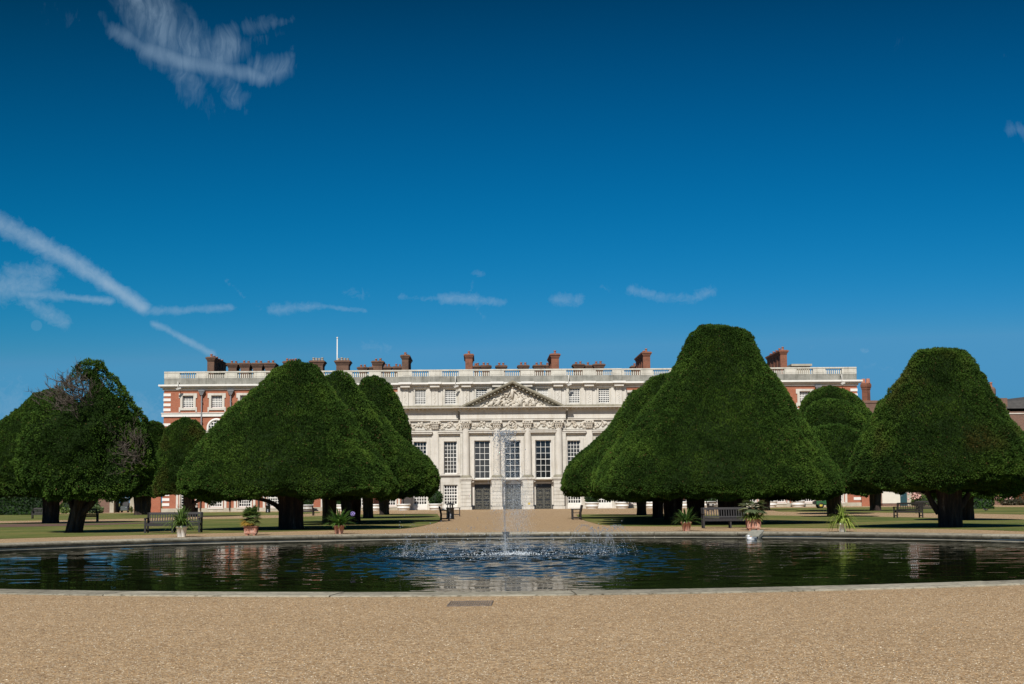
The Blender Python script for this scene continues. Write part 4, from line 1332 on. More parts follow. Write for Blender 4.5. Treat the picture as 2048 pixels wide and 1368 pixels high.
# ---------------------------------------------------------------- clipped yews
GREEN = [np.array(c) for c in ((.016, .036, .006), (.035, .074, .011), (.074, .130, .018))]
def crown_mesh(levels, Y, seed, dens=1000, size=0.091, brown=0.0, rough=1.0, hole=None, pale=1.0):
    """levels: (v, uL, uR) read from the silhouette; returns foliage arrays"""
    lr = np.random.default_rng(seed)
    zs, cx, rr = [], [], []
    for v, a, b_ in levels:
        if v > 925: v -= 7 * (v - 925) / 75.0
        A, B = P(a, v, Y), P(b_, v, Y)
        zs.append((A.z + B.z) / 2); cx.append((A.x + B.x) / 2); rr.append((B.x - A.x) / 2)
    zs, cx, rr = np.array(zs), np.array(cx), np.array(rr)
    # arclength parameter over the profile, closed at the top and tucked in below
    zt = zs[0] + rr[0] * .12
    zb = zs[-1]
    pz = np.concatenate([[zt], zs, [zb - .05, zb + .10, zb + .35]])
    pr = np.concatenate([[0.01], rr, [rr[-1] * .86, rr[-1] * .62, .25]])
    pc = np.concatenate([[cx[0]], cx, [cx[-1]] * 3])
    sl = np.concatenate([[0], np.cumsum(np.hypot(np.diff(pz), np.diff(pr)))])
    S = sl[-1]
    sf = np.linspace(0, S, 400)
    k = np.hanning(15); k /= k.sum()
    def sm(a):
        q = np.interp(sf, sl, a); e = np.pad(q, 7, mode='edge')
        return np.convolve(e, k, 'valid')
    Z, Rr, C = sm(pz), np.maximum(sm(pr), .01), sm(pc)
    dZ, dR = np.gradient(Z, sf), np.gradient(Rr, sf)
    def surf(s, th):
        z = np.interp(s, sf, Z); r = np.interp(s, sf, Rr); c = np.interp(s, sf, C)
        tz = np.interp(s, sf, dZ); tr = np.interp(s, sf, dR)
        ln = np.hypot(tz, tr) + 1e-9
        nr, nz_ = -tz / ln, tr / ln
        n = np.stack([nr * np.cos(th), nr * np.sin(th), nz_], 1)
        p = np.stack([c + r * np.cos(th), Y + r * np.sin(th), z], 1)
        lo = np.clip(1 - (z - zb) / (.22 * (zt - zb)), 0, 1)
        p[:, 2] += lo * (.30 * vnoise(p * np.array([1 / 1.3, 1 / 1.3, .2]), seed + 21) + .16 * vnoise(p * np.array([2.2, 2.2, .3]), seed + 22)) * rough
        d = (.11 * vnoise(p / 1.7, seed) + .075 * vnoise(p / .66, seed + 1) + .11 * vnoise(p / .25, seed + 2)) * rough
        return p, n, d, r
    # dark inner body
    nu, nv = 72, 60
    th = np.tile(np.linspace(0, 2 * np.pi, nu, endpoint=False), nv); s = np.repeat(np.linspace(0, S, nv), nu)
    p, n, d, r = surf(s, th)
    bp = p + n * (d - .27)[:, None]
    if hole is not None:
        hs = hole(p)
        bp = bp - n * (hs * 1.6)[:, None]
    i = np.arange(nu * nv).reshape(nv, nu); j = np.roll(i, -1, 1)
    bq = np.stack([i[:-1], i[1:], j[1:], j[:-1]], -1).reshape(-1, 4)
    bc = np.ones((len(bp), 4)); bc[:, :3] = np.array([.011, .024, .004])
    # sprays
    area = float(np.sum((Rr[1:] + Rr[:-1]) * .5 * np.diff(sf)) * 2 * np.pi)
    m = int(area * dens)
    cdf = np.cumsum(Rr + .05); cdf /= cdf[-1]
    s = np.interp(lr.random(m), cdf, sf); th = lr.random(m) * 2 * np.pi
    p, n, d, r = surf(s, th)
    keep = lr.random(m) < np.clip(.92 + .6 * vnoise(p / .5, seed + 5), .55, 1)
    if hole is not None: keep &= lr.random(m) > hole(p) * .93
    p, n, d = p[keep], n[keep], d[keep]; m = len(p)
    base = p + n * (d - .17 + lr.uniform(-.05, .06, m))[:, None]
    upv = np.array([0, 0, 1.0])
    rv = lr.normal(size=(m, 3)); rv -= n * (rv * n).sum(1)[:, None]; rv /= np.linalg.norm(rv, axis=1)[:, None] + 1e-9
    dirv = n * lr.uniform(.6, 1.1, m)[:, None] + rv * lr.uniform(.1, .75, m)[:, None] + upv * lr.uniform(-.2, .35, m)[:, None]
    dirv /= np.linalg.norm(dirv, axis=1)[:, None]
    side = np.cross(dirv, n + .5 * lr.normal(size=(m, 3))); side /= np.linalg.norm(side, axis=1)[:, None] + 1e-9
    L = size * lr.uniform(.6, 1.25, m); W = size * lr.uniform(.17, .32, m)
    q = np.stack([base, base + dirv * (L * .45)[:, None] + side * W[:, None], base + dirv * L[:, None], base + dirv * (L * .45)[:, None] - side * W[:, None]], 1)
    t = np.clip(.5 + .45 * vnoise(p / 1.3, seed + 7) + .35 * vnoise(p / .4, seed + 8) + lr.normal(0, .16, m), 0, 1)
    col = np.where(t[:, None] < .5, GREEN[0] + (GREEN[1] - GREEN[0]) * (t[:, None] * 2), GREEN[1] + (GREEN[2] - GREEN[1]) * (t[:, None] * 2 - 1)) * pale
    if brown:
        bm = np.clip((vnoise(p / 1.9, seed + 11) + .5 * vnoise(p / .7, seed + 12) - (1 - brown) * .9) * 1.5, 0, 1)
        col = col * (1 - bm[:, None] * .7) + np.array([.070, .052, .014]) * bm[:, None] * .7
    few = lr.random(m) < .012
    col[few] = np.array([.12, .075, .03])
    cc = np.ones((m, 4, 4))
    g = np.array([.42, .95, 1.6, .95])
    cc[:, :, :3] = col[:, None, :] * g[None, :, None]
    f = np.arange(m * 4).reshape(m, 4) + len(bp)
    return np.concatenate([bp, q.reshape(-1, 3)]), np.concatenate([bq, f]), np.concatenate([bc, cc.reshape(-1, 4)]), (C[-1], Z[-1])

def trunk_mesh(base, top, r0, r1, seed, flare=1.12):
    rnd = np.random.default_rng(seed)
    nu, nv = 48, 18
    vs = np.zeros((nv, nu, 3))
    ph = rnd.uniform(0, 6.28, 4)
    for j in range(nv):
        t = j / (nv - 1)
        c = np.array(base) * (1 - t) + np.array(top) * t
        r = r0 + (r1 - r0) * t
        r *= 1 + (flare - 1) * max(0, 1 - t * 4.5) ** 2
        a = np.linspace(0, 2 * np.pi, nu, endpoint=False)
        fl = 1 + .14 * np.sin(3 * a + ph[0] + t * .6) + .11 * np.sin(5 * a + ph[1] - t * .8) + .07 * np.sin(9 * a + ph[2] + t) + .04 * np.sin(14 * a + ph[3])
        vs[j, :, 0] = c[0] + r * fl * np.cos(a); vs[j, :, 1] = c[1] + r * fl * np.sin(a); vs[j, :, 2] = c[2]
    p = vs.reshape(-1, 3)
    p[:, :2] += (.06 * r0 * np.stack([vnoise(p / .35, seed), vnoise(p / .35, seed + 1)], 1))
    i = np.arange(nu * nv).reshape(nv, nu); k = np.roll(i, -1, 1)
    return p, np.stack([i[:-1], k[:-1], k[1:], i[1:]], -1).reshape(-1, 4)

def yew(label, base, hw, levels, seed, top_du=0, limbs=(), dens=997, size=0.091, brown=0.0, rough=1.0, hole=None, name='yew_tree', pale=1.0, flare=1.12):
    B = G(*base)
    root = empty(name, B, label, 'tree', 'clipped yew trees round the pond')
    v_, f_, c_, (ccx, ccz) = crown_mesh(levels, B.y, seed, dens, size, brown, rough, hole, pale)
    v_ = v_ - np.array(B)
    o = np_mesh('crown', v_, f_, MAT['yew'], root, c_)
    r0 = hw / F * B.y
    zc = P(base[0], levels[-1][0], B.y).z
    top = (top_du / F * B.y, 0, zc + 1.2)
    tv, tf = trunk_mesh((0, 0, -.05), top, r0 * .96, r0 * 1.16, seed + 50, flare)
    k = np_mesh('trunk', tv, tf, MAT['bark'], root, smooth=True)
    for l in limbs:       # list of pixel points on the limb, with radius in px at start and end
        pts, a, b_ = l
        m = MB()
        pp = smooth_line([P(u, v, B.y - .1) - B for u, v in pts], 5)
        n = len(pp)
        m.tube(pp, [(a + (b_ - a) * i / (n - 1)) / F * B.y for i in range(n)], 8)
        m.build('limb', MAT['bark'], root)
    return root

# left row
T4 = [(722, 588, 606), (726, 572, 622), (735, 555, 640), (750, 536, 652), (775, 508, 668), (800, 482, 684), (830, 450, 704), (860, 420, 725), (890, 394, 748), (920, 374, 770), (950, 361, 788), (975, 355, 799), (992, 362, 800), (1002, 385, 788)]
yew('great clipped yew nearest the pond on the left, behind the bushy palm', (582, 1059), 21, T4, 101,
    limbs=[([(572, 1040), (562, 1020), (548, 1008), (528, 1000), (505, 996)], 6, 3)], dens=1265, size=0.086)
yew('clipped yew with its narrow top just right of the great left yew peak', (657, 1050), 12,
    [(743, 668, 684), (748, 655, 697), (760, 640, 710), (800, 618, 735), (840, 600, 760), (900, 570, 790), (960, 550, 800), (998, 560, 795)], 102, dens=804, size=0.100)
yew('clipped yew with a wide skirt at the left avenue edge', (702, 1045), 18,
    [(796, 703, 724), (801, 690, 742), (815, 672, 757), (840, 650, 776), (870, 625, 800), (895, 600, 832), (915, 580, 860), (940, 560, 876), (965, 550, 882), (985, 552, 880), (999, 575, 865)], 103, dens=997, size=0.096, brown=.12)
yew('rounded yew crown against the palace wing, above the left avenue yew', (737, 1037), 9,
    [(753, 735, 757), (758, 722, 772), (770, 712, 784), (795, 700, 797), (830, 685, 812), (860, 670, 822), (890, 655, 828), (930, 640, 835), (970, 640, 840), (998, 650, 830)], 104, dens=575, size=0.119)
yew('farthest yew of the left avenue row, slim trunk by the white tubs', (768, 1030), 9,
    [(868, 775, 800), (880, 760, 815), (910, 735, 840), (950, 720, 855), (982, 720, 858), (996, 735, 845)], 105, dens=497, size=0.128)
yew('small olive brown yew in front of the left end of the brick palace', (376, 1034), 9.5,
    [(835, 358, 381), (841, 345, 394), (855, 332, 408), (880, 321, 419), (910, 311, 428), (945, 305, 433), (975, 305, 433), (995, 312, 425)], 106,
    limbs=[([(378, 1014), (392, 1004), (404, 999), (420, 995)], 4, 2)], dens=650, size=0.119, brown=1.15, rough=1.1)
yew('dark yew behind the ragged left yew, black trunk beside the garden gate', (284, 1030), 15,
    [(842, 295, 318), (847, 283, 326), (860, 275, 331), (890, 262, 332), (930, 240, 335), (970, 215, 335), (998, 220, 328)], 107, dens=535, size=0.128, pale=.85)
def hole_left(p):
    # ragged dead patch high on the left shoulder and another low on the right
    c1 = P(150, 790, 71); c2 = P(262, 905, 71)
    a = np.exp(-(((p[:, 0] - c1.x) / 1.7) ** 2 + ((p[:, 2] - c1.z) / 1.25) ** 2)) * (p[:, 1] < 74)
    b_ = np.exp(-(((p[:, 0] - c2.x) / .9) ** 2 + ((p[:, 2] - c2.z) / 1.3) ** 2)) * (p[:, 1] < 72)
    return np.clip(1.15 * a + .8 * b_ + .5 * (a + b_) * vnoise(p / .6, 77), 0, 1)
TL = yew('ragged yew with a bare twiggy shoulder and a leaning trunk at the far left', (146, 1066), 14,
    [(722, 152, 203), (728, 143, 212), (745, 138, 222), (765, 124, 236), (785, 102, 252), (800, 86, 264), (830, 62, 281), (860, 48, 293), (900, 40, 303), (940, 35, 308), (975, 45, 305), (994, 70, 290)], 108,
    top_du=26, dens=957, size=0.096, rough=1.9, hole=hole_left, limbs=[([(160, 1030), (186, 1004), (200, 985), (215, 965)], 8, 3), ([(150, 1030), (140, 1004), (128, 985)], 6, 3)])
# bare twigs of the dead shoulder
tr_ = random.Random(3)
YB = TL.location.y
for c_, n_, su, sv in (((148, 795), 130, 22, 18), ((262, 902), 55, 12, 18)):
    tw_ = MB()
    for _ in range(n_):
        u = c_[0] + tr_.gauss(0, su); v = c_[1] + tr_.gauss(0, sv)
        p0 = P(u, v, YB - tr_.uniform(.8, 2.4)) - TL.location
        ang_ = tr_.uniform(-.3, 1.9) if c_[0] < 200 else tr_.uniform(-1.5, 3)
        d = Vector((-math.sin(ang_), -.5 + tr_.uniform(-.3, .3), math.cos(ang_))).normalized()
        L = tr_.uniform(.35, .85)
        pts = [p0]; cur = p0
        for s_ in range(4):
            d = (d + Vector((tr_.uniform(-.45, .45), tr_.uniform(-.2, .2), tr_.uniform(-.3, .3)))).normalized()
            cur = cur + d * L / 4; pts.append(cur)
            for _k in range(2):
                e_ = (d + Vector((tr_.uniform(-1, 1), tr_.uniform(-.5, .3), tr_.uniform(-.5, .8)))).normalized()
                tw_.tube([cur, cur + e_ * L * .2, cur + e_ * L * .4 + Vector((0, 0, .04))], [.010, .007, .004], 3)
        tw_.tube(pts, [.022, .018, .013, .009, .004], 4)
    tw_.build('bare_twigs', MAT['deadwood'], TL)
yew('second yew at the far left edge, stout trunk behind the leaning one', (102, 1047), 14,
    [(778, 88, 122), (792, 65, 142), (812, 42, 166), (835, 18, 185), (860, -6, 200), (900, -30, 215), (940, -45, 222), (975, -40, 220), (998, -20, 200)], 109, dens=804, size=0.105, rough=1.5)
# right row
T9 = [(651, 1408, 1472), (655, 1393, 1490), (668, 1378, 1504), (690, 1366, 1514), (715, 1354, 1527), (742, 1340, 1545), (775, 1318, 1569), (812, 1289, 1591), (840, 1266, 1607), (868, 1241, 1625), (900, 1217, 1646), (930, 1200, 1666), (955, 1188, 1683), (975, 1183, 1690), (992, 1190, 1690), (1002, 1215, 1670)]
yew('tallest clipped yew with a flat topped bell crown behind the right hand bench', (1465, 1047.5), 24, T9, 201, dens=1265, size=0.086, flare=1.06)
yew('clipped yew whose left shoulder shows just behind the tallest yew', (1392, 1043.5), 15,
    [(745, 1318, 1352), (750, 1302, 1365), (765, 1288, 1380), (800, 1262, 1400), (835, 1236, 1420), (870, 1215, 1440), (900, 1202, 1455), (940, 1186, 1465), (975, 1179, 1470), (998, 1195, 1460)], 202, dens=882, size=0.096)
yew('clipped yew in the middle of the crowded right row with a broad black trunk', (1345, 1040), 17,
    [(785, 1312, 1345), (800, 1290, 1365), (850, 1250, 1400), (900, 1215, 1430), (950, 1190, 1450), (996, 1200, 1440)], 203, dens=575, size=0.114)
yew('clipped yew at the right avenue edge, skirt reaching farthest left', (1315, 1036), 9,
    [(775, 1278, 1300), (780, 1264, 1318), (800, 1248, 1335), (830, 1226, 1355), (852, 1212, 1368), (890, 1176, 1400), (921, 1139, 1425), (950, 1125, 1440), (980, 1120, 1445), (997, 1135, 1430)], 204, dens=767, size=0.105)
yew('farthest yew of the right avenue row, trunk close to the avenue', (1284, 1031), 9,
    [(842, 1270, 1296), (850, 1250, 1315), (880, 1225, 1345), (920, 1190, 1370), (960, 1165, 1390), (995, 1172, 1382)], 205, dens=459, size=0.128)
yew('small yew behind the tallest one, thin trunk near the palace plinth', (1531, 1021), 9,
    [(855, 1510, 1552), (880, 1490, 1575), (930, 1475, 1590), (975, 1475, 1590), (997, 1490, 1575)], 206, dens=345, size=0.145)
yew('low domed yew between the great right hand yews, trunk behind the spider plant', (1668, 1034), 11,
    [(848, 1640, 1682), (853, 1628, 1702), (870, 1615, 1726), (900, 1604, 1746), (940, 1597, 1756), (978, 1600, 1755), (996, 1612, 1740)], 207, dens=650, size=0.114, pale=1.1)
yew('domed yew whose crown rises in a middle tier above the low right hand one', (1671, 1028), 9,
    [(797, 1643, 1672), (801, 1627, 1692), (815, 1611, 1712), (840, 1600, 1732), (880, 1590, 1745), (930, 1588, 1748), (988, 1595, 1740)], 208, dens=535, size=0.123, pale=1.1)
yew('rearmost domed yew rising highest against the right brick wing', (1672, 1022.5), 9,
    [(775, 1638, 1678), (779, 1625, 1692), (795, 1608, 1716), (815, 1600, 1734), (850, 1590, 1756), (900, 1585, 1768), (988, 1590, 1760)], 209, dens=459, size=0.137)
yew('far right yew by the cream shed, trunk standing clear on the back lawn', (1752, 1022), 10,
    [(866, 1725, 1775), (880, 1705, 1800), (922, 1690, 1812), (960, 1688, 1815), (988, 1700, 1800)], 210, dens=420, size=0.137)
T13 = [(693, 1848, 1918), (698, 1832, 1932), (710, 1822, 1940), (730, 1810, 1950), (760, 1790, 1968), (790, 1768, 1987), (820, 1747, 2008), (850, 1732, 2028), (880, 1716, 2046), (910, 1702, 2058), (940, 1694, 2066), (960, 1692, 2068), (977, 1708, 2058), (987, 1735, 2035)]
yew('large flat topped yew with rusty patches low down at the right edge', (1898, 1055), 20, T13, 211, dens=1227, size=0.086, brown=.62, pale=.9,
    limbs=[([(1878, 1026), (1866, 1008), (1858, 992), (1852, 975)], 7, 4), ([(1905, 1030), (1925, 1008), (1938, 985)], 8, 5)], flare=1.1)
yew('yew behind the rusty right hand one, reddish trunk touching its trunk', (1936, 1041), 12,
    [(785, 1918, 1952), (800, 1890, 1980), (850, 1860, 2010), (900, 1840, 2035), (950, 1830, 2050), (985, 1840, 2045), (997, 1860, 2030)], 212, dens=497, size=0.123)
# ---------------------------------------------------------------- garden walls, outbuildings
def wall_run(name, label, a, b_, h, mat, th=.45, cap=True):
    d = (b_ - a); L = d.length; rz = math.atan2(d.y, d.x)
    root = empty(name, a, label, 'wall', None, rz)
    m = MB(); m.box(0, L, 0, th, 0, h); m.build('brickwork', mat, root)
    if cap:
        m = MB(); m.box(-.05, L + .05, -.07, th + .07, h + .002, h + .14); m.build('coping', MAT['plinth'], root)
    return root
yw = ORG.y
def onY(u, v, Y): p = P(u, v, Y); return Vector((p.x, Y, 0))
wall_run('garden_wall', 'old brick garden wall running left from the garden gate', onY(-420, 1020, yw + 1), onY(219, 1020, yw + 1), 3.3, MAT['brick_old'])
wall_run('garden_wall', 'short red brick wall between the garden gate and the palace end', onY(270, 1020, yw + .5), onY(321, 1020, yw + .5), 3.3, MAT['brick'])
gate = empty('garden_gate', onY(219, 1022, yw + .4), 'pair of stone gate piers with dark doors open, a buggy parked between them', 'gate')
gw0, gw1 = 0, onY(270, 1022, yw).x - onY(219, 1022, yw).x
for x, w_ in ((.35, .5), (gw1 - .35, .5)):
    m = MB(); m.box(x - .28, x + .28, -.3, .5, 0, 3.6); m.box(x - .36, x + .36, -.38, .58, 3.602, 3.78); m.taper(x, .1, 3.782, 4.1, .3, .34, .05, .05); m.build('pier', MAT['plinth'], gate, .02)
for x, s_ in ((.66, 1), (gw1 - .66, -1)):
    m = MB(); m.box(x - .05, x + .05, .52, 2.0, .05, 3.0); 
    for z in (.3, 1.4, 2.6): m.box(x - .08, x + .08, .53, 1.99, z, z + .12)
    m.build('gate_leaf', MAT['iron'], gate)
wall_run('garden_wall', 'red brick wall between the palace right end and the cream shed', onY(1724, 1012, yw + .6), onY(1765, 1012, yw + .6), 3.2, MAT['brick'])
wall_run('garden_wall', 'long brick wall beyond the shed behind the right hand shrubs', onY(1826, 1012, yw + 1), onY(2400, 1016, yw + 1), 3.3, MAT['brick_old'])
sh = empty('shed', onY(1765, 1012, yw - .4), 'cream painted shed wall with a teal door beside a stone pier', 'shed')
sx1 = onY(1823, 1012, yw).x - onY(1765, 1012, yw).x
k1, k2 = sx1 * .62, sx1 * .85
m = MB(); m.box(0, k1, 0, 1.0, .35, 3.0); m.build('cream_panel', MAT['cream_panel'], sh)
m = MB(); m.box(.02, k1 - .02, .05, .95, 0, .348); m.build('brick_base', MAT['brick_old'], sh)
m = MB(); m.box(k1 + .003, k2, .03, .3, 0, 3.0); m.build('door', MAT['teal'], sh); m = MB(); m.box(k1 + .08, k1 + .28, -.03, .03, 1.25, 1.33); m.build('handle', MAT['steel'], sh)
m = MB(); m.box(k2 + .003, sx1, -.1, 1.0, 0, 3.2); m.build('pier', MAT['plinth'], sh)
m = MB(); m.box(-.1, sx1 + .1, -.2, 1.2, 3.203, 3.35); m.build('roof', MAT['lead'], sh)

# buildings behind on the right
Yb = yw + 34
bb = onY(1983, 1000, Yb)
tud = empty('brick_building', bb, 'old battlemented brick building with a slate roof and a round chimney at the far right', 'building')
hz = P(2020, 813, Yb).z
x1 = onY(2021, 1000, Yb).x - bb.x
m = MB(); m.box(-4, x1, 0, 22, 0, hz)
n = 5
for i in range(n):
    xx = -4 + (x1 + 4) * (i + .25) / n; m.box(xx, xx + (x1 + 4) / n * .55, 0, .5, hz + .002, hz + 1.1)
m.box(x1 - 1.2, x1 + .1, -.2, 1.0, hz + .002, hz + 1.3)
m.build('battlemented_wall', MAT['brick_old'], tud)
m = MB(); m.box(x1 + .003, x1 + 22, -.1, 20, 0, P(2035, 823, Yb).z); m.build('wall', MAT['brick_old'], tud)
m = MB(); m.box(-4.1, x1 + 22, -.22, -.103, P(2035, 828, Yb).z, P(2035, 826, Yb).z); m.build('string_course', MAT['stone_plain'], tud)
zr0, zr1 = P(2000, 803, Yb).z, P(2040, 785, Yb).z
m = MB(); m.add([(-5, 1.5, zr0 - 1), (x1 + 22, 1.5, zr0 - 1), (x1 + 22, 9, zr1 + 1.6), (-1, 9, zr0 + .2), (-5, 18, zr0 - 1), (x1 + 22, 18, zr0 - 1)], [(0, 1, 2, 3), (3, 2, 5, 4), (0, 3, 4)]); m.build('roof', MAT['slate'], tud)
m = MB(); cxx = onY(1996, 780, Yb).x - bb.x; zt_ = P(1996, 770, Yb).z
rcx = 14.5 * Yb / F
m.lathe([(rcx, zr0 - 2), (rcx, zt_ - 1.4), (rcx * 1.12, zt_ - 1.1), (rcx * 1.12, zt_ - .3), (rcx, zt_ - .1), (rcx * .9, zt_)], 8, (cxx, 5, 0), smooth=False)
ch = m.build('chimney', MAT['brick_old'], tud)
for dx in (-.5, .5):
    m = MB(); m.lathe([(.25, zt_), (.2, zt_ + .6), (.26, zt_ + .65), (.26, zt_ + .8)], 8, (cxx + dx, 5, 0)); m.build('chimney_pot', MAT['terracotta'], ch)
Yw2 = yw + 14
bb = onY(1722, 1000, Yw2)
low = empty('brick_building', bb, 'low brick wing behind the palace with a tall red twin flue chimney', 'building')
m = MB(); zz = P(1735, 806, Yw2).z; xx1 = onY(1966, 1000, Yw2).x - bb.x
m.box(.2, xx1, 0, 14, 0, zz); m.box(.1, xx1 + .1, -.1, .4, zz + .002, zz + .35); m.build('wall', MAT['brick_old'], low)
for k in range(9):
    for zw in (2.2, 7.2):
        f_, g_ = win_meshes(1.3, 2.3, 4, 6, .05, .08)
        wx = 2.2 + (xx1 - 4.4) * k / 8
        o_ = f_.build('window', MAT['white'], low); o_.location = (wx, -.09, zw); g_.build('pane', MAT['glass'], o_)
m = MB(); px1 = onY(1738.5, 780, Yw2).x - bb.x; zt_ = P(1738, 764, Yw2).z; rr0 = .60
m.lathe([(rr0 * 1.25, zz - .5), (rr0 * 1.25, zz + .3), (rr0, zz + .5), (rr0, zt_ - 1.0), (rr0 * 1.12, zt_ - .9), (rr0 * 1.12, zt_ - .75), (rr0 * 1.32, zt_ - .55), (rr0 * 1.32, zt_ - .22), (rr0 * 1.1, zt_)], 4, (px1, 2.0, 0), smooth=False)
ch = m.build('chimney', MAT['brick_red_stack'], low)
for dx, dy in ((-.28, .3), (.30, .0)):
    m = MB(); m.lathe([(.30, zt_), (.27, zt_ + .62)], 8, (px1 + dx, 1.9 + dy, 0), smooth=False); m.build('chimney_pot', MAT['terracotta'], ch)

# ---------------------------------------------------------------- hedges and shrubs
def tuft_volume(name, label, cat, loc, blobs, seed, dens, size, pal, boxes=(), group=None, stem=None, tip=1.3):
    """leafy masses: ellipsoids (cx,cy,cz,rx,ry,rz) and clipped boxes (x0,x1,y0,y1,z0,z1) with leaf faces over a dark core"""
    lr = np.random.default_rng(seed)
    Pn, Nn, core = [], [], MB()
    for cx, cy, cz, rx, ry, rz in blobs:
        ar = 4 * np.pi * ((rx * ry) ** 1.6 / 3 + (rx * rz) ** 1.6 / 3 + (ry * rz) ** 1.6 / 3) ** (1 / 1.6)
        m = int(ar * dens)
        d = lr.normal(size=(m, 3)); d /= np.linalg.norm(d, axis=1)[:, None]
        p = np.array([cx, cy, cz]) + d * np.array([rx, ry, rz]) * (1 + .10 * lr.normal(size=(m, 1)))
        Pn.append(p); Nn.append(d); core.ell((cx, cy, cz), (rx * .86, ry * .86, rz * .86), 14, 9)
    for x0, x1, y0, y1, z0, z1 in boxes:
        for ax, lo, hi in ((0, x0, x1), (1, y0, y1), (2, z0, z1)):
            for sg, val in ((-1, lo), (1, hi)):
                if ax == 2 and sg < 0: continue
                o = [i for i in range(3) if i != ax]; rngs = [(x0, x1), (y0, y1), (z0, z1)]
                ar = (rngs[o[0]][1] - rngs[o[0]][0]) * (rngs[o[1]][1] - rngs[o[1]][0])
                m = int(ar * dens); p = np.zeros((m, 3)); p[:, ax] = val
                for k in o: p[:, k] = lr.uniform(*rngs[k], m)
                n = np.zeros((m, 3)); n[:, ax] = sg
                p += n * (.12 * vnoise(p / .8, seed))[:, None]
                Pn.append(p); Nn.append(n)
        core.box(x0 + .15, x1 - .15, y0 + .15, y1 - .15, z0, z1 - .15)
    p = np.concatenate(Pn); n = np.concatenate(Nn); m = len(p)
    kz = p[:, 2] > .01; p, n = p[kz], n[kz]; m = len(p)
    d = n * lr.uniform(.3, 1, (m, 1)) + .7 * lr.normal(size=(m, 3)); d /= np.linalg.norm(d, axis=1)[:, None]
    s_ = np.cross(d, lr.normal(size=(m, 3))); s_ /= np.linalg.norm(s_, axis=1)[:, None]
    L = size * lr.uniform(.6, 1.3, (m, 1)); W = L * .28
    q = np.stack([p - d * L * .3, p + d * L * .15 + s_ * W, p + d * L * .7, p + d * L * .15 - s_ * W], 1)
    t = np.clip(.5 + .5 * vnoise(p / (size * 5), seed + 3) + lr.normal(0, .2, m), 0, 1)[:, None]
    col = np.array(pal[0]) * (1 - t) + np.array(pal[1]) * t
    cc = np.ones((m, 4, 4)); cc[:, :, :3] = col[:, None, :] * np.array([.7, 1, tip, 1])[None, :, None]
    cv = np.array(core.v); 
    root = empty(name, loc, label, cat, group)
    o = np_mesh('foliage', q.reshape(-1, 3), np.arange(m * 4).reshape(m, 4), MAT['leaf'], root, cc.reshape(-1, 4))
    c2 = core.build('inner_growth', MAT['deepgreen'], root)
    if stem: stem(root)
    return root
MAT['deepgreen'] = simple('deep_foliage', (.010, .022, .007), .9, .3, 3)
HP = ((.014, .036, .010), (.040, .085, .018))
g0 = G(-60, 1031); g1 = G(88, 1030)
tuft_volume('hedge', 'tall clipped dark hedge on the lawn at the far left edge', 'hedge', g0, [], 301, 55, .3, HP, [(0, g1.x - g0.x, 0, 3.0, 0, P(40, 991, g0.y).z)])
g0 = G(1944, 1018.4); g1 = G(2006, 1018.4)
tuft_volume('hedge', 'clipped square green hedge right of the rusty yew trunks', 'hedge', g0, [], 302, 60, .28, ((.020, .055, .010), (.055, .12, .022)), [(0, g1.x - g0.x, 0, 4.0, 0, P(1970, 984, g0.y).z)])
SP_ = ((.03, .06, .014), (.10, .16, .04))
def shrub(label, u, v, uw, vt, seed, pal=SP_, dens=26, size=.35, Y=None, k=3):
    b = G(u, v) if Y is None else onY(u, v, Y)
    r = uw / F * b.y; h = P(u, vt, b.y).z
    lr = random.Random(seed)
    bl = [(lr.uniform(-.45, .45) * r, lr.uniform(-.3, .3) * r, h * lr.uniform(.35, .6), r * lr.uniform(.5, .7), r * .5, h * lr.uniform(.36, .46)) for _ in range(k)] + [(0, 0, h * .5, r * .75, r * .6, h * .5)]
    return tuft_volume('shrub', label, 'shrub', b, bl, seed, dens, size, pal)
shrub('dark green shrub against the brick wall left of the leaning yew trunk', 133, 1024.5, 16, 1003, 311, Y=yw - 4)
shrub('round dark bush between the leaning yew trunk and the garden gate', 185, 1023, 17, 995, 312, ((.016, .035, .012), (.045, .08, .025)), Y=yw - 3)
shrub('low pale green mound in front of the round dark bush by the gate', 192, 1025, 18, 1013, 313, ((.06, .10, .04), (.14, .19, .08)), Y=yw - 8)
shrub('small leafy yellow green plant at the foot of the left shrub', 131, 1026, 9, 1015, 314, ((.08, .13, .03), (.20, .28, .08)), Y=yw - 9)
shrub('little yellow plant beside the right gate pier', 263, 1024, 4, 1012, 315, ((.12, .14, .03), (.28, .27, .07)), Y=yw - 1.5, dens=60, size=.2)
shrub('light green flowering shrub between the shed and the rusty yew', 1843, 1016, 19, 990, 316, ((.07, .12, .03), (.17, .23, .07)), Y=yw - 4)
shrub('darker rounded shrub just left of the rusty yew trunk', 1868, 1017, 17, 988, 317, Y=yw - 7)
shrub('loose shrub at the right edge of the square hedge', 2018, 1008, 16, 984, 318, ((.03, .05, .018), (.09, .11, .04)), Y=yw - 2)
shrub('rusty orange flowering shrub at the far right edge', 2044, 1008, 12, 986, 319, ((.12, .06, .03), (.30, .12, .05)), Y=yw - 3)
shrub('low brownish hedge strip under the far right shrubs', 2034, 1012.5, 30, 1000, 320, ((.05, .045, .03), (.12, .10, .06)), Y=yw - 8, k=5)
for i, (u, v) in enumerate(((1833, 991), (2010, 993))):
    b = P(u, v, yw - 5); m = MB()
    lr = random.Random(40 + i)
    for _ in range(46): m.ell((lr.gauss(0, .5), lr.gauss(0, .3), lr.gauss(0, .28)), lr.uniform(.06, .14), 5, 4)
    o = m.build('flower_cluster', MAT['blossom'])
    o.location = b
    o.parent = None
    tag(o, ('pale pink blossom on the flowering shrub near the shed', 'pale pink blossom on the loose shrub beside the square hedge')[i], 'flowers', 'blossom on the border shrubs')

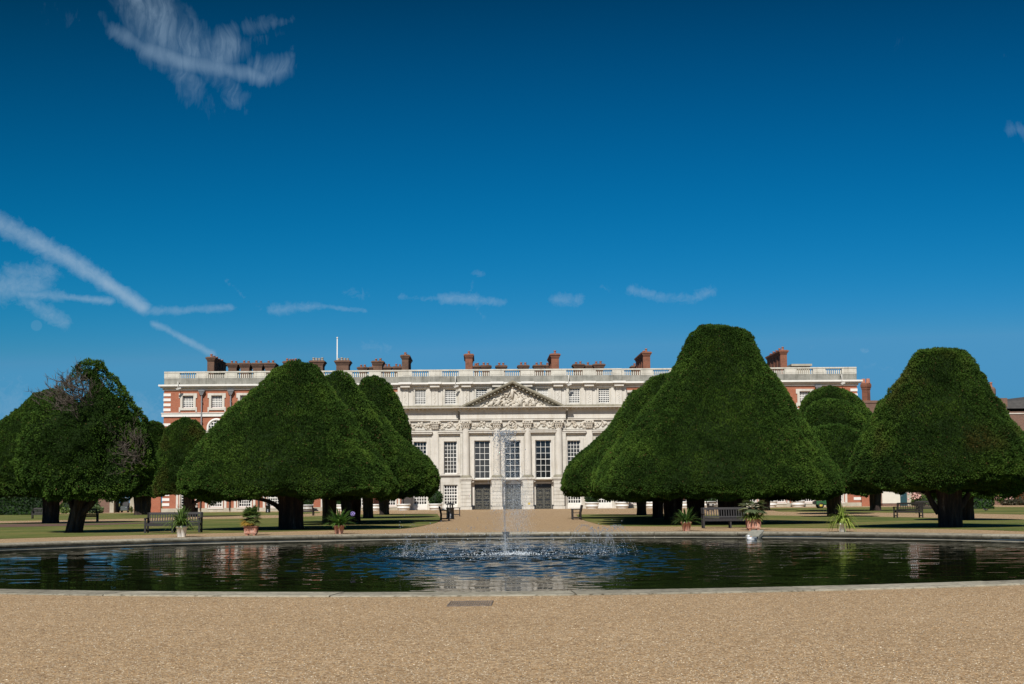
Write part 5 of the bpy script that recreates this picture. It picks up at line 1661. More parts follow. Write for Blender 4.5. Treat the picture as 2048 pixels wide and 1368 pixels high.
# ---------------------------------------------------------------- benches
def make_bench(L, mat, name='park_bench'):
    """front faces -Y; origin on the ground under the middle of the bench"""
    r = empty(name, (0, 0, 0), 'wooden bench', 'bench', 'wooden garden benches')
    hx = L / 2
    for s_ in (-1, 1):
        m = MB(); x = s_ * (hx - .05)
        m.box(x - .04, x + .04, -.30, -.22, 0, .64); m.build('leg', mat, r, .006)
        m = MB(); m.tube([(x, .26, 0), (x, .25, .42), (x, .36, .92)], .048, 4, False); m.build('leg', mat, r)
        m = MB(); m.box(x - .05, x + .05, -.34, .27, .64, .69); m.box(x - .025, x + .025, -.22, .25, .10, .16); m.build('armrest', mat, r, .008)
    m = MB(); m.box(-hx + .06, hx - .06, -.022, .02, 0, .36, Matrix.Translation((0, 0, 0))) if False else None
    for x in ([0.0] if L > 2 else []):
        m = MB(); m.box(x - .035, x + .035, -.27, -.20, 0, .38); m.build('leg', mat, r); m = MB(); m.box(x - .035, x + .035, .2, .27, 0, .38); m.build('leg', mat, r)
    m = MB()
    m.box(-hx + .06, hx - .06, -.29, -.25, .32, .43); m.box(-hx + .06, hx - .06, .22, .26, .32, .42)
    for k in range(6): m.box(-hx + .06, hx - .06, -.245 + k * .08, -.185 + k * .08, .42, .445)
    m.build('seat', mat, r)
    m = MB()
    sh_ = Matrix.Shear('XY', 4, (0, 0)) if False else None
    def T(z): return .25 + (z - .42) * .22
    def rail(z0, z1, d): 
        y0, y1 = T(z0), T(z1); x0, x1 = -hx + .09, hx - .09
        m.add([(x0, y0 - d, z0), (x1, y0 - d, z0), (x1, y0 + d, z0), (x0, y0 + d, z0), (x0, y1 - d, z1), (x1, y1 - d, z1), (x1, y1 + d, z1), (x0, y1 + d, z1)], [(3, 2, 1, 0), (4, 5, 6, 7), (0, 1, 5, 4), (2, 3, 7, 6), (0, 4, 7, 3), (1, 2, 6, 5)])
    rail(.47, .54, .025); rail(.83, .93, .028)
    n = max(8, int(L / .115))
    for i in range(n):
        x = -hx + .13 + (L - .26) * i / (n - 1)
        m.add([(x - .022, T(.54) - .01, .541), (x + .022, T(.54) - .01, .541), (x + .022, T(.54) + .01, .541), (x - .022, T(.54) + .01, .541),
               (x - .022, T(.83) - .01, .829), (x + .022, T(.83) - .01, .829), (x + .022, T(.83) + .01, .829), (x - .022, T(.83) + .01, .829)],
              [(3, 2, 1, 0), (4, 5, 6, 7), (0, 1, 5, 4), (2, 3, 7, 6), (0, 4, 7, 3), (1, 2, 6, 5)])
    m.build('backrest', mat, r)
    return r
long_b = make_bench(2.52, MAT['wood_dark'])
short_b = make_bench(1.72, MAT['wood_grey'])
used_b = {'l': False, 's': False}
def bench(kind, u, v, face, label, dy=.28):
    src = long_b if kind == 'l' else short_b
    o = src if not used_b[kind] else copy_tree(src)
    used_b[kind] = True
    p = G(u, v); o.location = (p.x, p.y + (dy if face == 0 else 0), .02 if face else 0.0)
    o.rotation_euler = (0, 0, R(face)); o['label'] = label
    return o
def level_bench(o, z): o.location.z = z
bench('l', 344, 1066.4, 0, 'long dark bench on the rim path behind the white pot of strappy leaves')
b_ = bench('l', 1462, 1056.4, 0, 'long dark slatted bench in front of the tallest yew, beside the square terracotta pot'); b_.location.z = .0
for a in ((84, 1037.6, 6, 'bench half hidden behind the stout trunk at the far left edge, facing the pond'),
          (172, 1043.4, 185, 'slatted bench seen from behind, partly behind the leaning yew trunk'),
          (609, 1031.6, 176, 'small bench seen from behind at the right side of the great left yew trunk'),
          (1435, 1023, 170, 'bench seen from behind between the middle trunks of the right row'),
          (1817, 1036.2, 187, 'slatted bench seen from behind on the cross path left of the rusty yew'),
          (1855, 1026.5, 8, 'bench on the far side of the cross path, half behind the rusty yew trunk'),
          (890, 1042, 94, 'side-on bench at the left edge of the avenue in front of the litter bin'),
          (913, 1032.6, 92, 'side-on bench at the left edge of the avenue just beyond the litter bin'),
          (1153, 1039.6, -90, 'side-on bench at the right edge of the avenue facing left across it'),
          (1421, 1022.4, 85, 'side-on bench by the white tub behind the right row of trunks')):
    bench('s', *a)

# ---------------------------------------------------------------- litter bins
def make_bin():
    r = empty('litter_bin', (0, 0, 0), 'bin', 'litter bin', 'black litter bins')
    m = MB(); m.lathe([(.27, 0), (.29, .04), (.29, .10), (.27, .12), (.27, .78), (.30, .80), (.30, .86), (.26, .87)], 20); m.build('body', MAT['bin_black'], r)
    for k in range(4):
        a = k * math.pi / 2 + .78; m = MB(); m.tube([(.26 * math.cos(a), .26 * math.sin(a), .86), (.26 * math.cos(a), .26 * math.sin(a), 1.06)], .02, 6); m.build('post', MAT['bin_black'], r)
    m = MB(); m.tube([(0, 0, .86), (0, 0, 1.07)], .05, 8); m.lathe([(.33, 1.06), (.33, 1.085), (.2, 1.15), (.05, 1.19), (.03, 1.26), (.001, 1.28)], 20); m.build('lid', MAT['bin_black'], r)
    m = MB(); m.box(-.07, .07, -.285, -.272, .25, .40); m.build('notice_plate', MAT['steel'], r)
    return r
bin0 = make_bin()
for i, (u, v, lab) in enumerate(((900.5, 1038.6, 'black litter bin standing between the two side-on benches'), (390, 1033.6, 'black litter bin beside the small olive yew trunk'), (536, 1025.6, 'black litter bin half hidden behind the palm and the great left yew'))):
    o = bin0 if i == 0 else copy_tree(bin0)
    p = G(u, v); o.location = (p.x, p.y, .0 if i == 0 else .02); o['label'] = lab
    if i == 0: o.scale = (1, 1, .95)

# ---------------------------------------------------------------- potted plants on the rim
def blades(mb_list, n, length, width, droop, seed, c0, c1, up=1.0, base_r=.08, z=0.0, seg=5):
    lr = random.Random(seed)
    V, Fq, Cq = mb_list
    for _ in range(n):
        a = lr.uniform(0, 6.283); el_ = lr.uniform(.25, 1.35) * up
        L = length * lr.uniform(.65, 1.15); w_ = width * lr.uniform(.7, 1.2)
        d = Vector((math.cos(a) * math.cos(el_), math.sin(a) * math.cos(el_), math.sin(el_)))
        p = Vector((math.cos(a) * base_r * lr.random(), math.sin(a) * base_r * lr.random(), z))
        s_ = Vector((-math.sin(a), math.cos(a), 0))
        t = lr.random(); col = [c0[i] * (1 - t) + c1[i] * t for i in range(3)]
        b0 = len(V)
        for k in range(seg + 1):
            f = k / seg; ww = w_ * (1 - f ** 2.2) + .002
            V.append(p + s_ * ww); V.append(p - s_ * ww)
            g = .75 + .5 * f
            Cq.append((*[c * g for c in col], 1)); Cq.append((*[c * g for c in col], 1))
            p = p + d * (L / seg)
            d = (d + Vector((0, 0, -droop * lr.uniform(.7, 1.3) / seg * (1 + f * 1.5)))).normalized()
        for k in range(seg): Fq.append((b0 + 2 * k, b0 + 2 * k + 1, b0 + 2 * k + 3, b0 + 2 * k + 2))
def leaves_obj(name, L, parent):
    return np_mesh(name, np.array([tuple(v) for v in L[0]]), np.array(L[1]), MAT['leaf'], parent, np.array(L[2]))
def round_pot(r0, r1, h, mat, parent, bands=True):
    m = MB()
    pr = [(r0, 0), (r0 * 1.02, .02), (r0 + (r1 - r0) * .8, h * .80)]
    pr += [(r1 * 1.02, h * .81), (r1 * 1.07, h * .84), (r1 * 1.07, h * .97), (r1 * 1.0, h), (r1 * .9, h), (r1 * .86, h * .9), (r1 * .8, h * .86)]
    m.lathe(pr, 24, caps=False)
    m.lathe([(.001, .005), (r0, .005)], 24, caps=False)
    o = m.build('pot', mat, parent)
    m = MB(); m.lathe([(.001, h * .9), (r1 * .88, h * .9)], 20, caps=False); m.build('soil', MAT['soil'], o)
    return o
def pot_at(u, v, name, label): return empty(name, G(u, v), label, 'potted plant', 'potted plants along the far rim of the pond')
S1 = G(363, 1074).y / F
r = pot_at(363, 1074, 'potted_plant', 'chipped white pot with long strappy green leaves in front of the left bench')
round_pot(8.2 * S1, 10.8 * S1, 22 * S1, MAT['pot_white'], r)
L_ = ([], [], []); blades(L_, 210, 42 * S1, .030, 1.35, 401, (.05, .10, .02), (.16, .24, .06), z=20 * S1, base_r=.12, up=1.25); leaves_obj('leaves', L_, r)
S2 = G(678, 1067.6).y / F
r = pot_at(678, 1067.6, 'potted_plant', 'round terracotta pot of green strappy leaves with one lilac flower head')
round_pot(7.8 * S2, 11.2 * S2, 17.5 * S2, MAT['pot_terra'], r)
L_ = ([], [], []); blades(L_, 170, 40 * S2, .034, .85, 402, (.045, .11, .02), (.12, .22, .05), z=16 * S2, base_r=.14); leaves_obj('leaves', L_, r)
m = MB(); tip_ = Vector((28 * S2, -.1, 39 * S2)); m.tube([(.05, 0, 16 * S2), (15 * S2, -.05, 26 * S2), tip_], .007, 5)
st_ = m.build('flower_stalk', MAT['deepgreen'], r)
m = MB(); lr = random.Random(2)
for _ in range(40):
    d = Vector((lr.gauss(0, 1), lr.gauss(0, 1), lr.gauss(0, 1))).normalized(); m.ell(tip_ + d * 4.0 * S2, (.02, .02, .03), 5, 4)
m.build('flower_head', MAT['lilac'], st_)
S4 = G(1373, 1062).y / F
r = pot_at(1373, 1062, 'potted_plant', 'round terracotta pot of strappy leaves left of the right hand bench')
round_pot(7.0 * S4, 10.6 * S4, 18.5 * S4, MAT['pot_terra'], r)
L_ = ([], [], []); blades(L_, 140, 34 * S4, .034, .85, 403, (.04, .09, .02), (.11, .19, .05), z=17 * S4, base_r=.14); leaves_obj('leaves', L_, r)
S6 = G(1685, 1063.4).y / F
r = pot_at(1685, 1063.4, 'potted_plant', 'white pot nearly hidden by drooping yellow green ribbon leaves')
round_pot(6.4 * S6, 8.6 * S6, 17 * S6, MAT['pot_white'], r)
L_ = ([], [], []); blades(L_, 150, 42 * S6, .026, 2.0, 404, (.13, .20, .03), (.36, .42, .10), z=16 * S6, base_r=.12, seg=7, up=1.25); leaves_obj('leaves', L_, r)
def square_pot(w0, w1, h, mat, parent):
    m = MB()
    m.taper(0, 0, .06, h * .86, w0, w0, w1, w1)
    rw_ = w1 + .05
    for x0, x1, y0, y1 in ((-rw_, rw_, -rw_, -rw_ + .11), (-rw_, rw_, rw_ - .11, rw_), (-rw_, -rw_ + .11, -rw_ + .112, rw_ - .112), (rw_ - .11, rw_, -rw_ + .112, rw_ - .112)): m.box(x0, x1, y0, y1, h * .862, h)
    for sx in (-1, 1):
        for sy in (-1, 1): m.box(sx * (w0 - .08) - .05, sx * (w0 - .08) + .05, sy * (w0 - .08) - .05, sy * (w0 - .08) + .05, 0, .058)
    # raised border on the panels
    for k in range(4):
        Mx = Matrix.Rotation(k * math.pi / 2, 4, 'Z')
        wv_ = (w0 + w1) / 2
        m.box(-wv_ + .02, wv_ - .02, -wv_ - .022, -wv_ + .02, .10, .16, Mx); m.box(-wv_ + .02, -wv_ + .08, -wv_ - .024, -wv_ + .02, .162, h * .84, Mx); m.box(wv_ - .08, wv_ - .02, -wv_ - .024, -wv_ + .02, .162, h * .84, Mx)
    o = m.build('pot', mat, parent, .012)
    m = MB(); m.box(-w1 + .05, w1 - .05, -w1 + .05, w1 - .05, h * .865, h * .9); m.build('soil', MAT['soil'], o)
    return o
def palm_fan(V, Fq, Cq, c, d, rad, n, col, spread=2.6, fold=.25, lr=None):
    d = d.normalized(); s_ = d.cross(Vector((0, 0, 1))); s_ = s_.normalized() if s_.length > .05 else Vector((1, 0, 0)); u_ = s_.cross(d)
    for i in range(n):
        a = (i / (n - 1) - .5) * spread
        e = (d * math.cos(a) + s_ * math.sin(a) + u_ * lr.uniform(-.12, .12)).normalized()
        side = e.cross(u_).normalized(); L = rad * (1 - .25 * abs(a) / spread * 2) * lr.uniform(.88, 1.08); w_ = rad * .10
        b0 = len(V); g = lr.uniform(.75, 1.25)
        for f, ww in ((0, .25), (.45, 1.0), (1, .08)):
            q = c + e * L * f - Vector((0, 0, 1)) * L * .22 * f * f
            V.append(q + side * w_ * ww); V.append(q - side * w_ * ww)
            for _ in range(2): Cq.append((col[0] * g, col[1] * g, col[2] * g, 1))
        for k in range(2): Fq.append((b0 + 2 * k, b0 + 2 * k + 1, b0 + 2 * k + 3, b0 + 2 * k + 2))
S3 = G(502, 1070.8).y / F
r = pot_at(502, 1070.8, 'potted_palm', 'bushy fan palm with some yellowed fronds in a pale squarish terracotta pot')
square_pot(11.2 * S3, 11.6 * S3, 19 * S3, MAT['pot_terra'], r)
m = MB(); m.lathe([(.10, 17 * S3), (.13, 24 * S3), (.12, 36 * S3), (.07, 40 * S3)], 10); m.build('trunk', MAT['bark'], r)
lr = random.Random(9); L_ = ([], [], []); Ls = MB()
for i in range(80):
    a = lr.uniform(0, 6.283); el_ = lr.uniform(-.65, 1.3); z = (30 + 10 * lr.random()) * S3
    d = Vector((math.cos(a) * math.cos(el_), math.sin(a) * math.cos(el_), math.sin(el_)))
    pet = Vector((0, 0, z)); tip = pet + d * 15 * S3 * lr.uniform(.6, 1.05)
    Ls.tube([pet, tip], .008, 4)
    col = (.17, .23, .080)
    if el_ < .4 and lr.random() < .28: col = (.32, .20, .04)
    elif el_ < 0: col = (.17, .19, .06)
    palm_fan(*L_, tip, d, 15 * S3, 13, col, 3.0, lr=lr)
leaves_obj('fronds', L_, r); Ls.build('frond_stalks', MAT['deepgreen'], r)
S5 = G(1507, 1060.6).y / F
r = pot_at(1507, 1060.6, 'potted_palm', 'small shaggy trunked palm with spreading paddle fronds in a big square terracotta pot')
square_pot(12.0 * S5, 12.6 * S5, 24 * S5, MAT['pot_terra'], r)
m = MB(); lr = random.Random(4)
m.lathe([(.10, 23 * S5), (.16, 30 * S5), (.15, 36 * S5), (.11, 42 * S5), (.05, 45 * S5)], 10)
for _ in range(60):
    a = lr.uniform(0, 6.28); z = lr.uniform(25, 41) * S5; m.box(-.02, .02, -.03, .01, -.03, .05, Matrix.Translation((.14 * math.cos(a), .14 * math.sin(a), z)) @ Matrix.Rotation(a + 1.57, 4, 'Z') @ Matrix.Rotation(.5, 4, 'X'))
m.build('trunk', simple('fibrous_palm_trunk', (.16, .10, .04), .9, .5, 20), r)
L_ = ([], [], []); Ls = MB()
for i in range(24):
    a = i * 2.4 + lr.uniform(-.2, .2); el_ = lr.uniform(-.25, .85)
    d = Vector((math.cos(a) * math.cos(el_), math.sin(a) * math.cos(el_), math.sin(el_)))
    pet = Vector((0, 0, 43 * S5)); tip = pet + d * 20 * S5
    Ls.tube([pet, tip], [.014, .008], 4)
    palm_fan(*L_, tip - d * .1, d - Vector((0, 0, .15)), 20 * S5, 15, (.13, .17, .085) if lr.random() < .7 else (.26, .27, .15), 2.2, lr=lr)
leaves_obj('fronds', L_, r); Ls.build('frond_stalks', MAT['deepgreen'], r)
L_ = ([], [], []); blades(L_, 190, 22 * S5, .030, 1.2, 406, (.07, .12, .02), (.22, .28, .07), z=22 * S5, base_r=.40); leaves_obj('underplanting', L_, r)

# ---------------------------------------------------------------- white tubs with clipped greenery along the palace
def make_tub():
    m = MB()
    m.lathe([(.78, 0), (.80, .04), (.86, .30), (.91, .31), (.91, .40), (.88, .41), (.94, .72), (.99, .73), (.99, .88), (.93, .90), (.84, .90), (.82, .80)], 22, caps=False)
    m.lathe([(.001, .81), (.83, .81)], 22, caps=False)
    return m
tubm = None
tubs = [(613.5, 'ball'), (685, 'ball'), (748, 'std'), (807, 'std'), (871, 'ball'), (1184, 'ball'), (1244.5, 'std'), (1303, 'ball'), (1366.5, 'std'), (1419, 'ball'), (1541, 'ball'), (1596, 'std')]
tub_labels = ['white tub with a clipped green dome right of the great left yew trunk', 'white tub with a clipped green dome between trunks of the left row', 'white tub with a dark standard bush between the two slimmest left trunks',
    'white tub with a standard bush standing clear right of the last left trunk', 'white tub with a clipped green dome beside the left avenue bench', 'white tub with a clipped green dome nearest the avenue on the right',
    'white tub with a standard bush shading the wall right of the avenue', 'white tub with a green dome seen between the first two right hand trunks', 'white tub with a standard bush between the middle right hand trunks',
    'white tub with a clipped green dome behind the small side-on bench', 'white tub with a green dome just right of the thin hidden yew trunk', 'large white tub with a standard bush left of the green garden vehicle']
for i, ((u, kind), lab) in enumerate(zip(tubs, tub_labels)):
    sc_ = .92
    p = onY(u, 1015, ORG.y - 3.4 + math.sin(YAW) * 0)
    root = empty('planter_tub', p, lab, 'planter', 'white planter tubs along the palace front')
    root.scale = (sc_, sc_, sc_)
    if tubm is None: t_ = make_tub().build('tub', MAT['white'], root); tubm = t_.data
    else:
        t_ = bpy.data.objects.new('tub', tubm); COL.objects.link(t_); t_.parent = root
    lr = np.random.default_rng(500 + i)
    bl = (0, 0, 1.65, .98, .98, 1.05) if kind == 'ball' else (0, 0, 3.5, 1.05, 1.05, 1.1)
    n = 900; d = lr.normal(size=(n, 3)); d /= np.linalg.norm(d, axis=1)[:, None]
    q0 = np.array(bl[:3]) + d * np.array(bl[3:]) * (1 + .05 * lr.normal(size=(n, 1)))
    d2 = d + .7 * lr.normal(size=(n, 3)); d2 /= np.linalg.norm(d2, axis=1)[:, None]; s_ = np.cross(d2, lr.normal(size=(n, 3))); s_ /= np.linalg.norm(s_, axis=1)[:, None]
    L = .2 * lr.uniform(.6, 1.3, (n, 1))
    q = np.stack([q0 - d2 * L * .4, q0 + s_ * L * .4, q0 + d2 * L * .7, q0 - s_ * L * .4], 1)
    col = np.array((.018, .045, .012)) + lr.random((n, 1)) * np.array((.03, .06, .012)); cc = np.ones((n, 4, 4)); cc[:, :, :3] = col[:, None]
    np_mesh('foliage', q.reshape(-1, 3), np.arange(n * 4).reshape(n, 4), MAT['leaf'], root, cc.reshape(-1, 4))
    m = MB(); m.ell(bl[:3], (bl[3] * .9, bl[4] * .9, bl[5] * .9), 16, 10); m.build('inner_growth', MAT['deepgreen'], root)
    m = MB(); m.tube([(0, 0, .8), (.02, 0, bl[2])], .07, 7); m.build('stem', MAT['bark'], root)

# ---------------------------------------------------------------- vehicles
p = onY(247, 1024, yw + 2.2)
bg_ = empty('golf_buggy', p, 'dark green golf buggy with a cream roof parked between the gate piers', 'buggy')
def wheel(parent, x, y, r_, w_, hubmat, front=True):
    m = MB(); Mx = Matrix.Translation((x, y, r_)) @ Matrix.Rotation(R(90), 4, 'Y')
    m.lathe([(r_ * .55, -w_ / 2), (r_ * .92, -w_ / 2), (r_, -w_ * .3), (r_, w_ * .3), (r_ * .92, w_ / 2), (r_ * .55, w_ / 2)], 18, (0, 0, 0), Mx, True, False)
    o = m.build('wheel', MAT['rubber'], parent)
    m = MB(); m.lathe([(.001, -w_ * .3), (r_ * .56, -w_ * .42), (r_ * .56, w_ * .42), (.001, w_ * .3)], 14, (0, 0, 0), Mx, True, False); m.build('hub', hubmat, o)
for x in (-.62, .62):
    for y in (-.1, 1.6): wheel(bg_, x, y, .24, .2, MAT['steel'])
m = MB(); m.taper(0, .15, .25, .85, .62, .42, .55, .30); m.box(-.6, .6, .3, 2.0, .25, .50); m.box(-.55, .55, 1.0, 1.5, .502, .8); m.box(-.55, .55, 1.42, 1.58, .802, 1.25); m.build('body', simple('dark_green_body', (.012, .022, .018), .35, .1, 4), bg_, .03)
m = MB(); m.box(-.68, .68, .2, 1.95, 1.86, 1.95); m.build('roof', MAT['cream_panel'], bg_, .03)
for x in (-.58, .58):
    for y0, y1 in ((.30, .48), (1.7, 1.75)): m = MB(); m.tube([(x, y0, .8), (x, y1, 1.86)], .025, 6); m.build('roof_post', MAT['iron'], bg_)
m = MB(); m.add([(-.55, .33, .87), (.55, .33, .87), (.55, .46, 1.82), (-.55, .46, 1.82), (-.55, .345, .87), (.55, .345, .87), (.55, .475, 1.82), (-.55, .475, 1.82)], [(0, 1, 2, 3), (7, 6, 5, 4), (0, 4, 5, 1), (2, 6, 7, 3), (0, 3, 7, 4), (1, 5, 6, 2)]); m.build('windscreen', MAT['glass'], bg_)
for x in (-.4, .4): m = MB(); m.ell((x, -.23, .62), (.08, .05, .08), 8, 5); m.build('headlight', MAT['steel'], bg_)
m = MB(); m.lathe([(.15, -.012), (.17, 0), (.15, .012)], 16, (0, 0, 0), Matrix.Translation((-.25, .75, 1.0)) @ Matrix.Rotation(R(55), 4, 'X'), True, False); m.build('steering_wheel', MAT['iron'], bg_)

p = G(1643, 1016.8)
tr = empty('garden_vehicle', p, 'small green garden utility vehicle with yellow wheel hubs parked by the palace plinth', 'utility vehicle')
s_ = p.y / F
def X_(u): return (u - 1643) * s_
for x, y in ((X_(1641.5), 0), (X_(1641.5), 1.1)): pass
def wheel_side(parent, x, y, r_, w_, hubmat):
    Mx = Matrix.Translation((x, y, r_)) @ Matrix.Rotation(R(90), 4, 'X')
    m = MB(); m.lathe([(r_ * .52, -w_ / 2), (r_ * .92, -w_ / 2), (r_, -w_ * .3), (r_, w_ * .3), (r_ * .92, w_ / 2), (r_ * .52, w_ / 2)], 20, (0, 0, 0), Mx, True, False); o = m.build('wheel', MAT['rubber'], parent)
    m = MB(); m.lathe([(.001, -w_ * .3), (r_ * .53, -w_ * .44), (r_ * .53, w_ * .44), (.001, w_ * .3)], 14, (0, 0, 0), Mx, True, False); m.build('hub', hubmat, o)
for y in (0, 1.15):
    wheel_side(tr, X_(1642), y, .34, .28, MAT['yellow']); wheel_side(tr, X_(1662), y, .30, .25, MAT['yellow'])
m = MB(); m.box(X_(1633), X_(1654), -.12, 1.3, .42, .86); m.taper(X_(1660), .58, .35, .95, .5, .62, .35, .5); m.box(X_(1647), X_(1653), .0, 1.2, .862, 1.2); m.build('body', MAT['tractor_green'], tr, .03)
m = MB(); m.box(X_(1629.5), X_(1633) - .003, .0, 1.2, .5, .80); m.build('grille', MAT['iron'], tr)
for y in (.05, 1.12): m = MB(); m.tube([(X_(1650), y, .86), (X_(1651), y, 2.0), (X_(1658), y, 2.05), (X_(1664), y, .8)], .035, 6); m.build('roll_bar', MAT['steel'], tr)
m = MB(); m.box(X_(1650), X_(1660), .0, 1.18, 2.08, 2.12); m.build('roof', MAT['tractor_green'], tr)
m = MB(); m.box(X_(1651), X_(1655), .2, .95, .862, 1.02); m.box(X_(1651) - .12, X_(1651), .2, .95, 1.2, 1.45); m.build('seat', MAT['rubber'], tr)

# ---------------------------------------------------------------- birds, duck ramp, drain, spout
def bird(name, label, loc, rz, L, mat, wing, bill, floating=True, tucked=True):
    r = empty(name, loc, label, 'bird', None, rz)
    m = MB()
    # body along +x, one continuous lofted skin: tail to head
    if tucked: st = [(-.56, .16, .012, .03), (-.48, .15, .07, .05), (-.30, .13, .17, .12), (-.05, .13, .23, .17), (.18, .13, .22, .17), (.34, .16, .15, .14), (.40, .24, .09, .10), (.38, .32, .08, .09), (.28, .38, .085, .085), (.16, .37, .06, .06), (.09, .34, .02, .02)]
    else: st = [(-.62, .16, .02, .012), (-.40, .19, .07, .04), (-.2, .21, .12, .10), (.05, .23, .14, .14), (.22, .30, .11, .12), (.30, .40, .075, .09), (.36, .46, .07, .075), (.42, .47, .05, .05), (.46, .46, .02, .02)]
    n = 12; vs = []; fs = []
    for i, (x, z, ry, rz_) in enumerate(st):
        for k in range(n):
            a = 2 * math.pi * k / n; vs.append((x * L, ry * L * math.cos(a), (z + rz_ * math.sin(a)) * L))
    for i in range(len(st) - 1):
        for k in range(n): fs.append((i * n + k, i * n + (k + 1) % n, (i + 1) * n + (k + 1) % n, (i + 1) * n + k))
    fs += [tuple(range(n))[::-1], tuple((len(st) - 1) * n + k for k in range(n))]
    m.add(vs, fs, True); m.build('body', mat, r)
    for s_ in (-1, 1):
        m = MB(); m.ell((-.12 * L, s_ * .17 * L if tucked else s_ * .12 * L, (.20 if tucked else .25) * L), (.34 * L, .06 * L, .10 * L), 10, 6, Matrix.Rotation(.12, 3, 'Y')); m.build('wing', wing, r)
    m = MB()
    if tucked: m.tube([(.10 * L, .02 * L, .335 * L), (-.02 * L, .05 * L, .31 * L)], [.03 * L, .012 * L], 6)
    else: m.tube([(.45 * L, 0, .46 * L), (.60 * L, 0, .44 * L)], [.03 * L, .008 * L], 6)
    m.build('bill', bill, r)
    if not floating:
        for s_ in (-1, 1): m = MB(); m.tube([(.0, s_ * .05 * L, .12 * L), (.02 * L, s_ * .05 * L, 0), (.1 * L, s_ * .05 * L, .005)], .012 * L, 5); m.build('leg', bill, r)
    return r
rp = rim_at(1513, PR); ang0 = math.atan2(rp.y - PY, rp.x - PX)
duck_p = G(1503, 1079.5, WZ)
bird('duck', 'white waterbird with a grey patch resting at the foot of the little ramp', duck_p + Vector((0, 0, -.03)), R(205), .46, MAT['feather_white'], MAT['feather_grey'], MAT['bill'])
rq = rim_at(1514, PR - CW + .08)
rm = empty('duck_ramp', (rq.x, rq.y, .03), 'grey board ramp for ducks sloping from the stone rim into the water', 'ramp', None, ang0 + math.pi)
m = MB(); Mx = Matrix.Rotation(R(17), 4, 'Y')
for k in range(3): m.box(-.12, .62, -.24 + k * .16, -.085 + k * .16, .0, .03, Mx)
m.build('boards', MAT['ramp_wood'], rm)
m = MB()
for k in range(4): m.box(.04 + k * .16, .07 + k * .16, -.23, .23, .031, .05, Mx)
for s_ in (-1, 1): m.box(-.08, .60, s_ * .255 - .012, s_ * .255 + .012, -.10, .03, Mx)
m.build('cleats', MAT['ramp_wood'], rm)
cp = G(1971, 1022.6)
bird('crow', 'black bird standing on the lawn at the far right', cp + Vector((0, 0, .02)), R(160), .46, MAT['feather_black'], MAT['feather_black'], MAT['feather_black'], False, False)
# drain grating in the near gravel
a, b2, c2, d2 = G(893, 1213.5), G(983, 1212), G(987, 1203.6), G(901, 1204.2)
dr = empty('drain_grate', a, 'old slotted iron drain grate half buried in the gravel in front of the pond', 'drain grate')
ax = (b2 - a); ay = (d2 - a)
def dq(s_, t_): return ax * s_ + ay * t_
m = MB()
def bar(s0, s1, t0, t1, z0, z1):
    q = [dq(s0, t0), dq(s1, t0), dq(s1, t1), dq(s0, t1)]
    m.add([(p.x, p.y, z0) for p in q] + [(p.x, p.y, z1) for p in q], [(3, 2, 1, 0), (4, 5, 6, 7), (0, 1, 5, 4), (1, 2, 6, 5), (2, 3, 7, 6), (3, 0, 4, 7)])
bar(0, 1, 0, .09, -.03, .014); bar(0, 1, .91, 1, -.03, .014); bar(0, .03, .092, .908, -.03, .014); bar(.97, 1, .092, .908, -.03, .014)
for k in range(17): s0 = .06 + k * .053; bar(s0, s0 + .024, .092, .908, -.03, .010)
bar(.031, .969, .46, .54, -.028, .0085)
m.build('bars', simple('rusty_iron', (.17, .135, .105), .8, .5, 14), dr)
m = MB(); bar_m = m
m.add([(p.x, p.y, .0035) for p in (dq(.01, .02), dq(.99, .02), dq(.99, .98), dq(.01, .98))], [(0, 1, 2, 3)])
m.build('pit', simple('drain_pit', (.36, .25, .145), .95, .4, 12), dr)
# overflow spout in the far rim
sp = rim_at(1011.5, PR); an = math.atan2(sp.y - PY, sp.x - PX)
ov = empty('overflow_spout', (PX + (PR - CW + .12) * math.cos(an), PY + (PR - CW + .12) * math.sin(an), 0), 'small dark overflow spout in the far rim behind the fountain jet', 'spout', None, an + math.pi)
m = MB(); m.box(-.25, .16, -.15, .15, .028, .058); m.box(-.05, .15, -.11, .11, -.20, .026); m.build('hood', MAT['iron'], ov)
m = MB(); m.box(.152, .165, -.05, .05, -.20, .0); m.build('trickle', MAT['rubber'], ov)

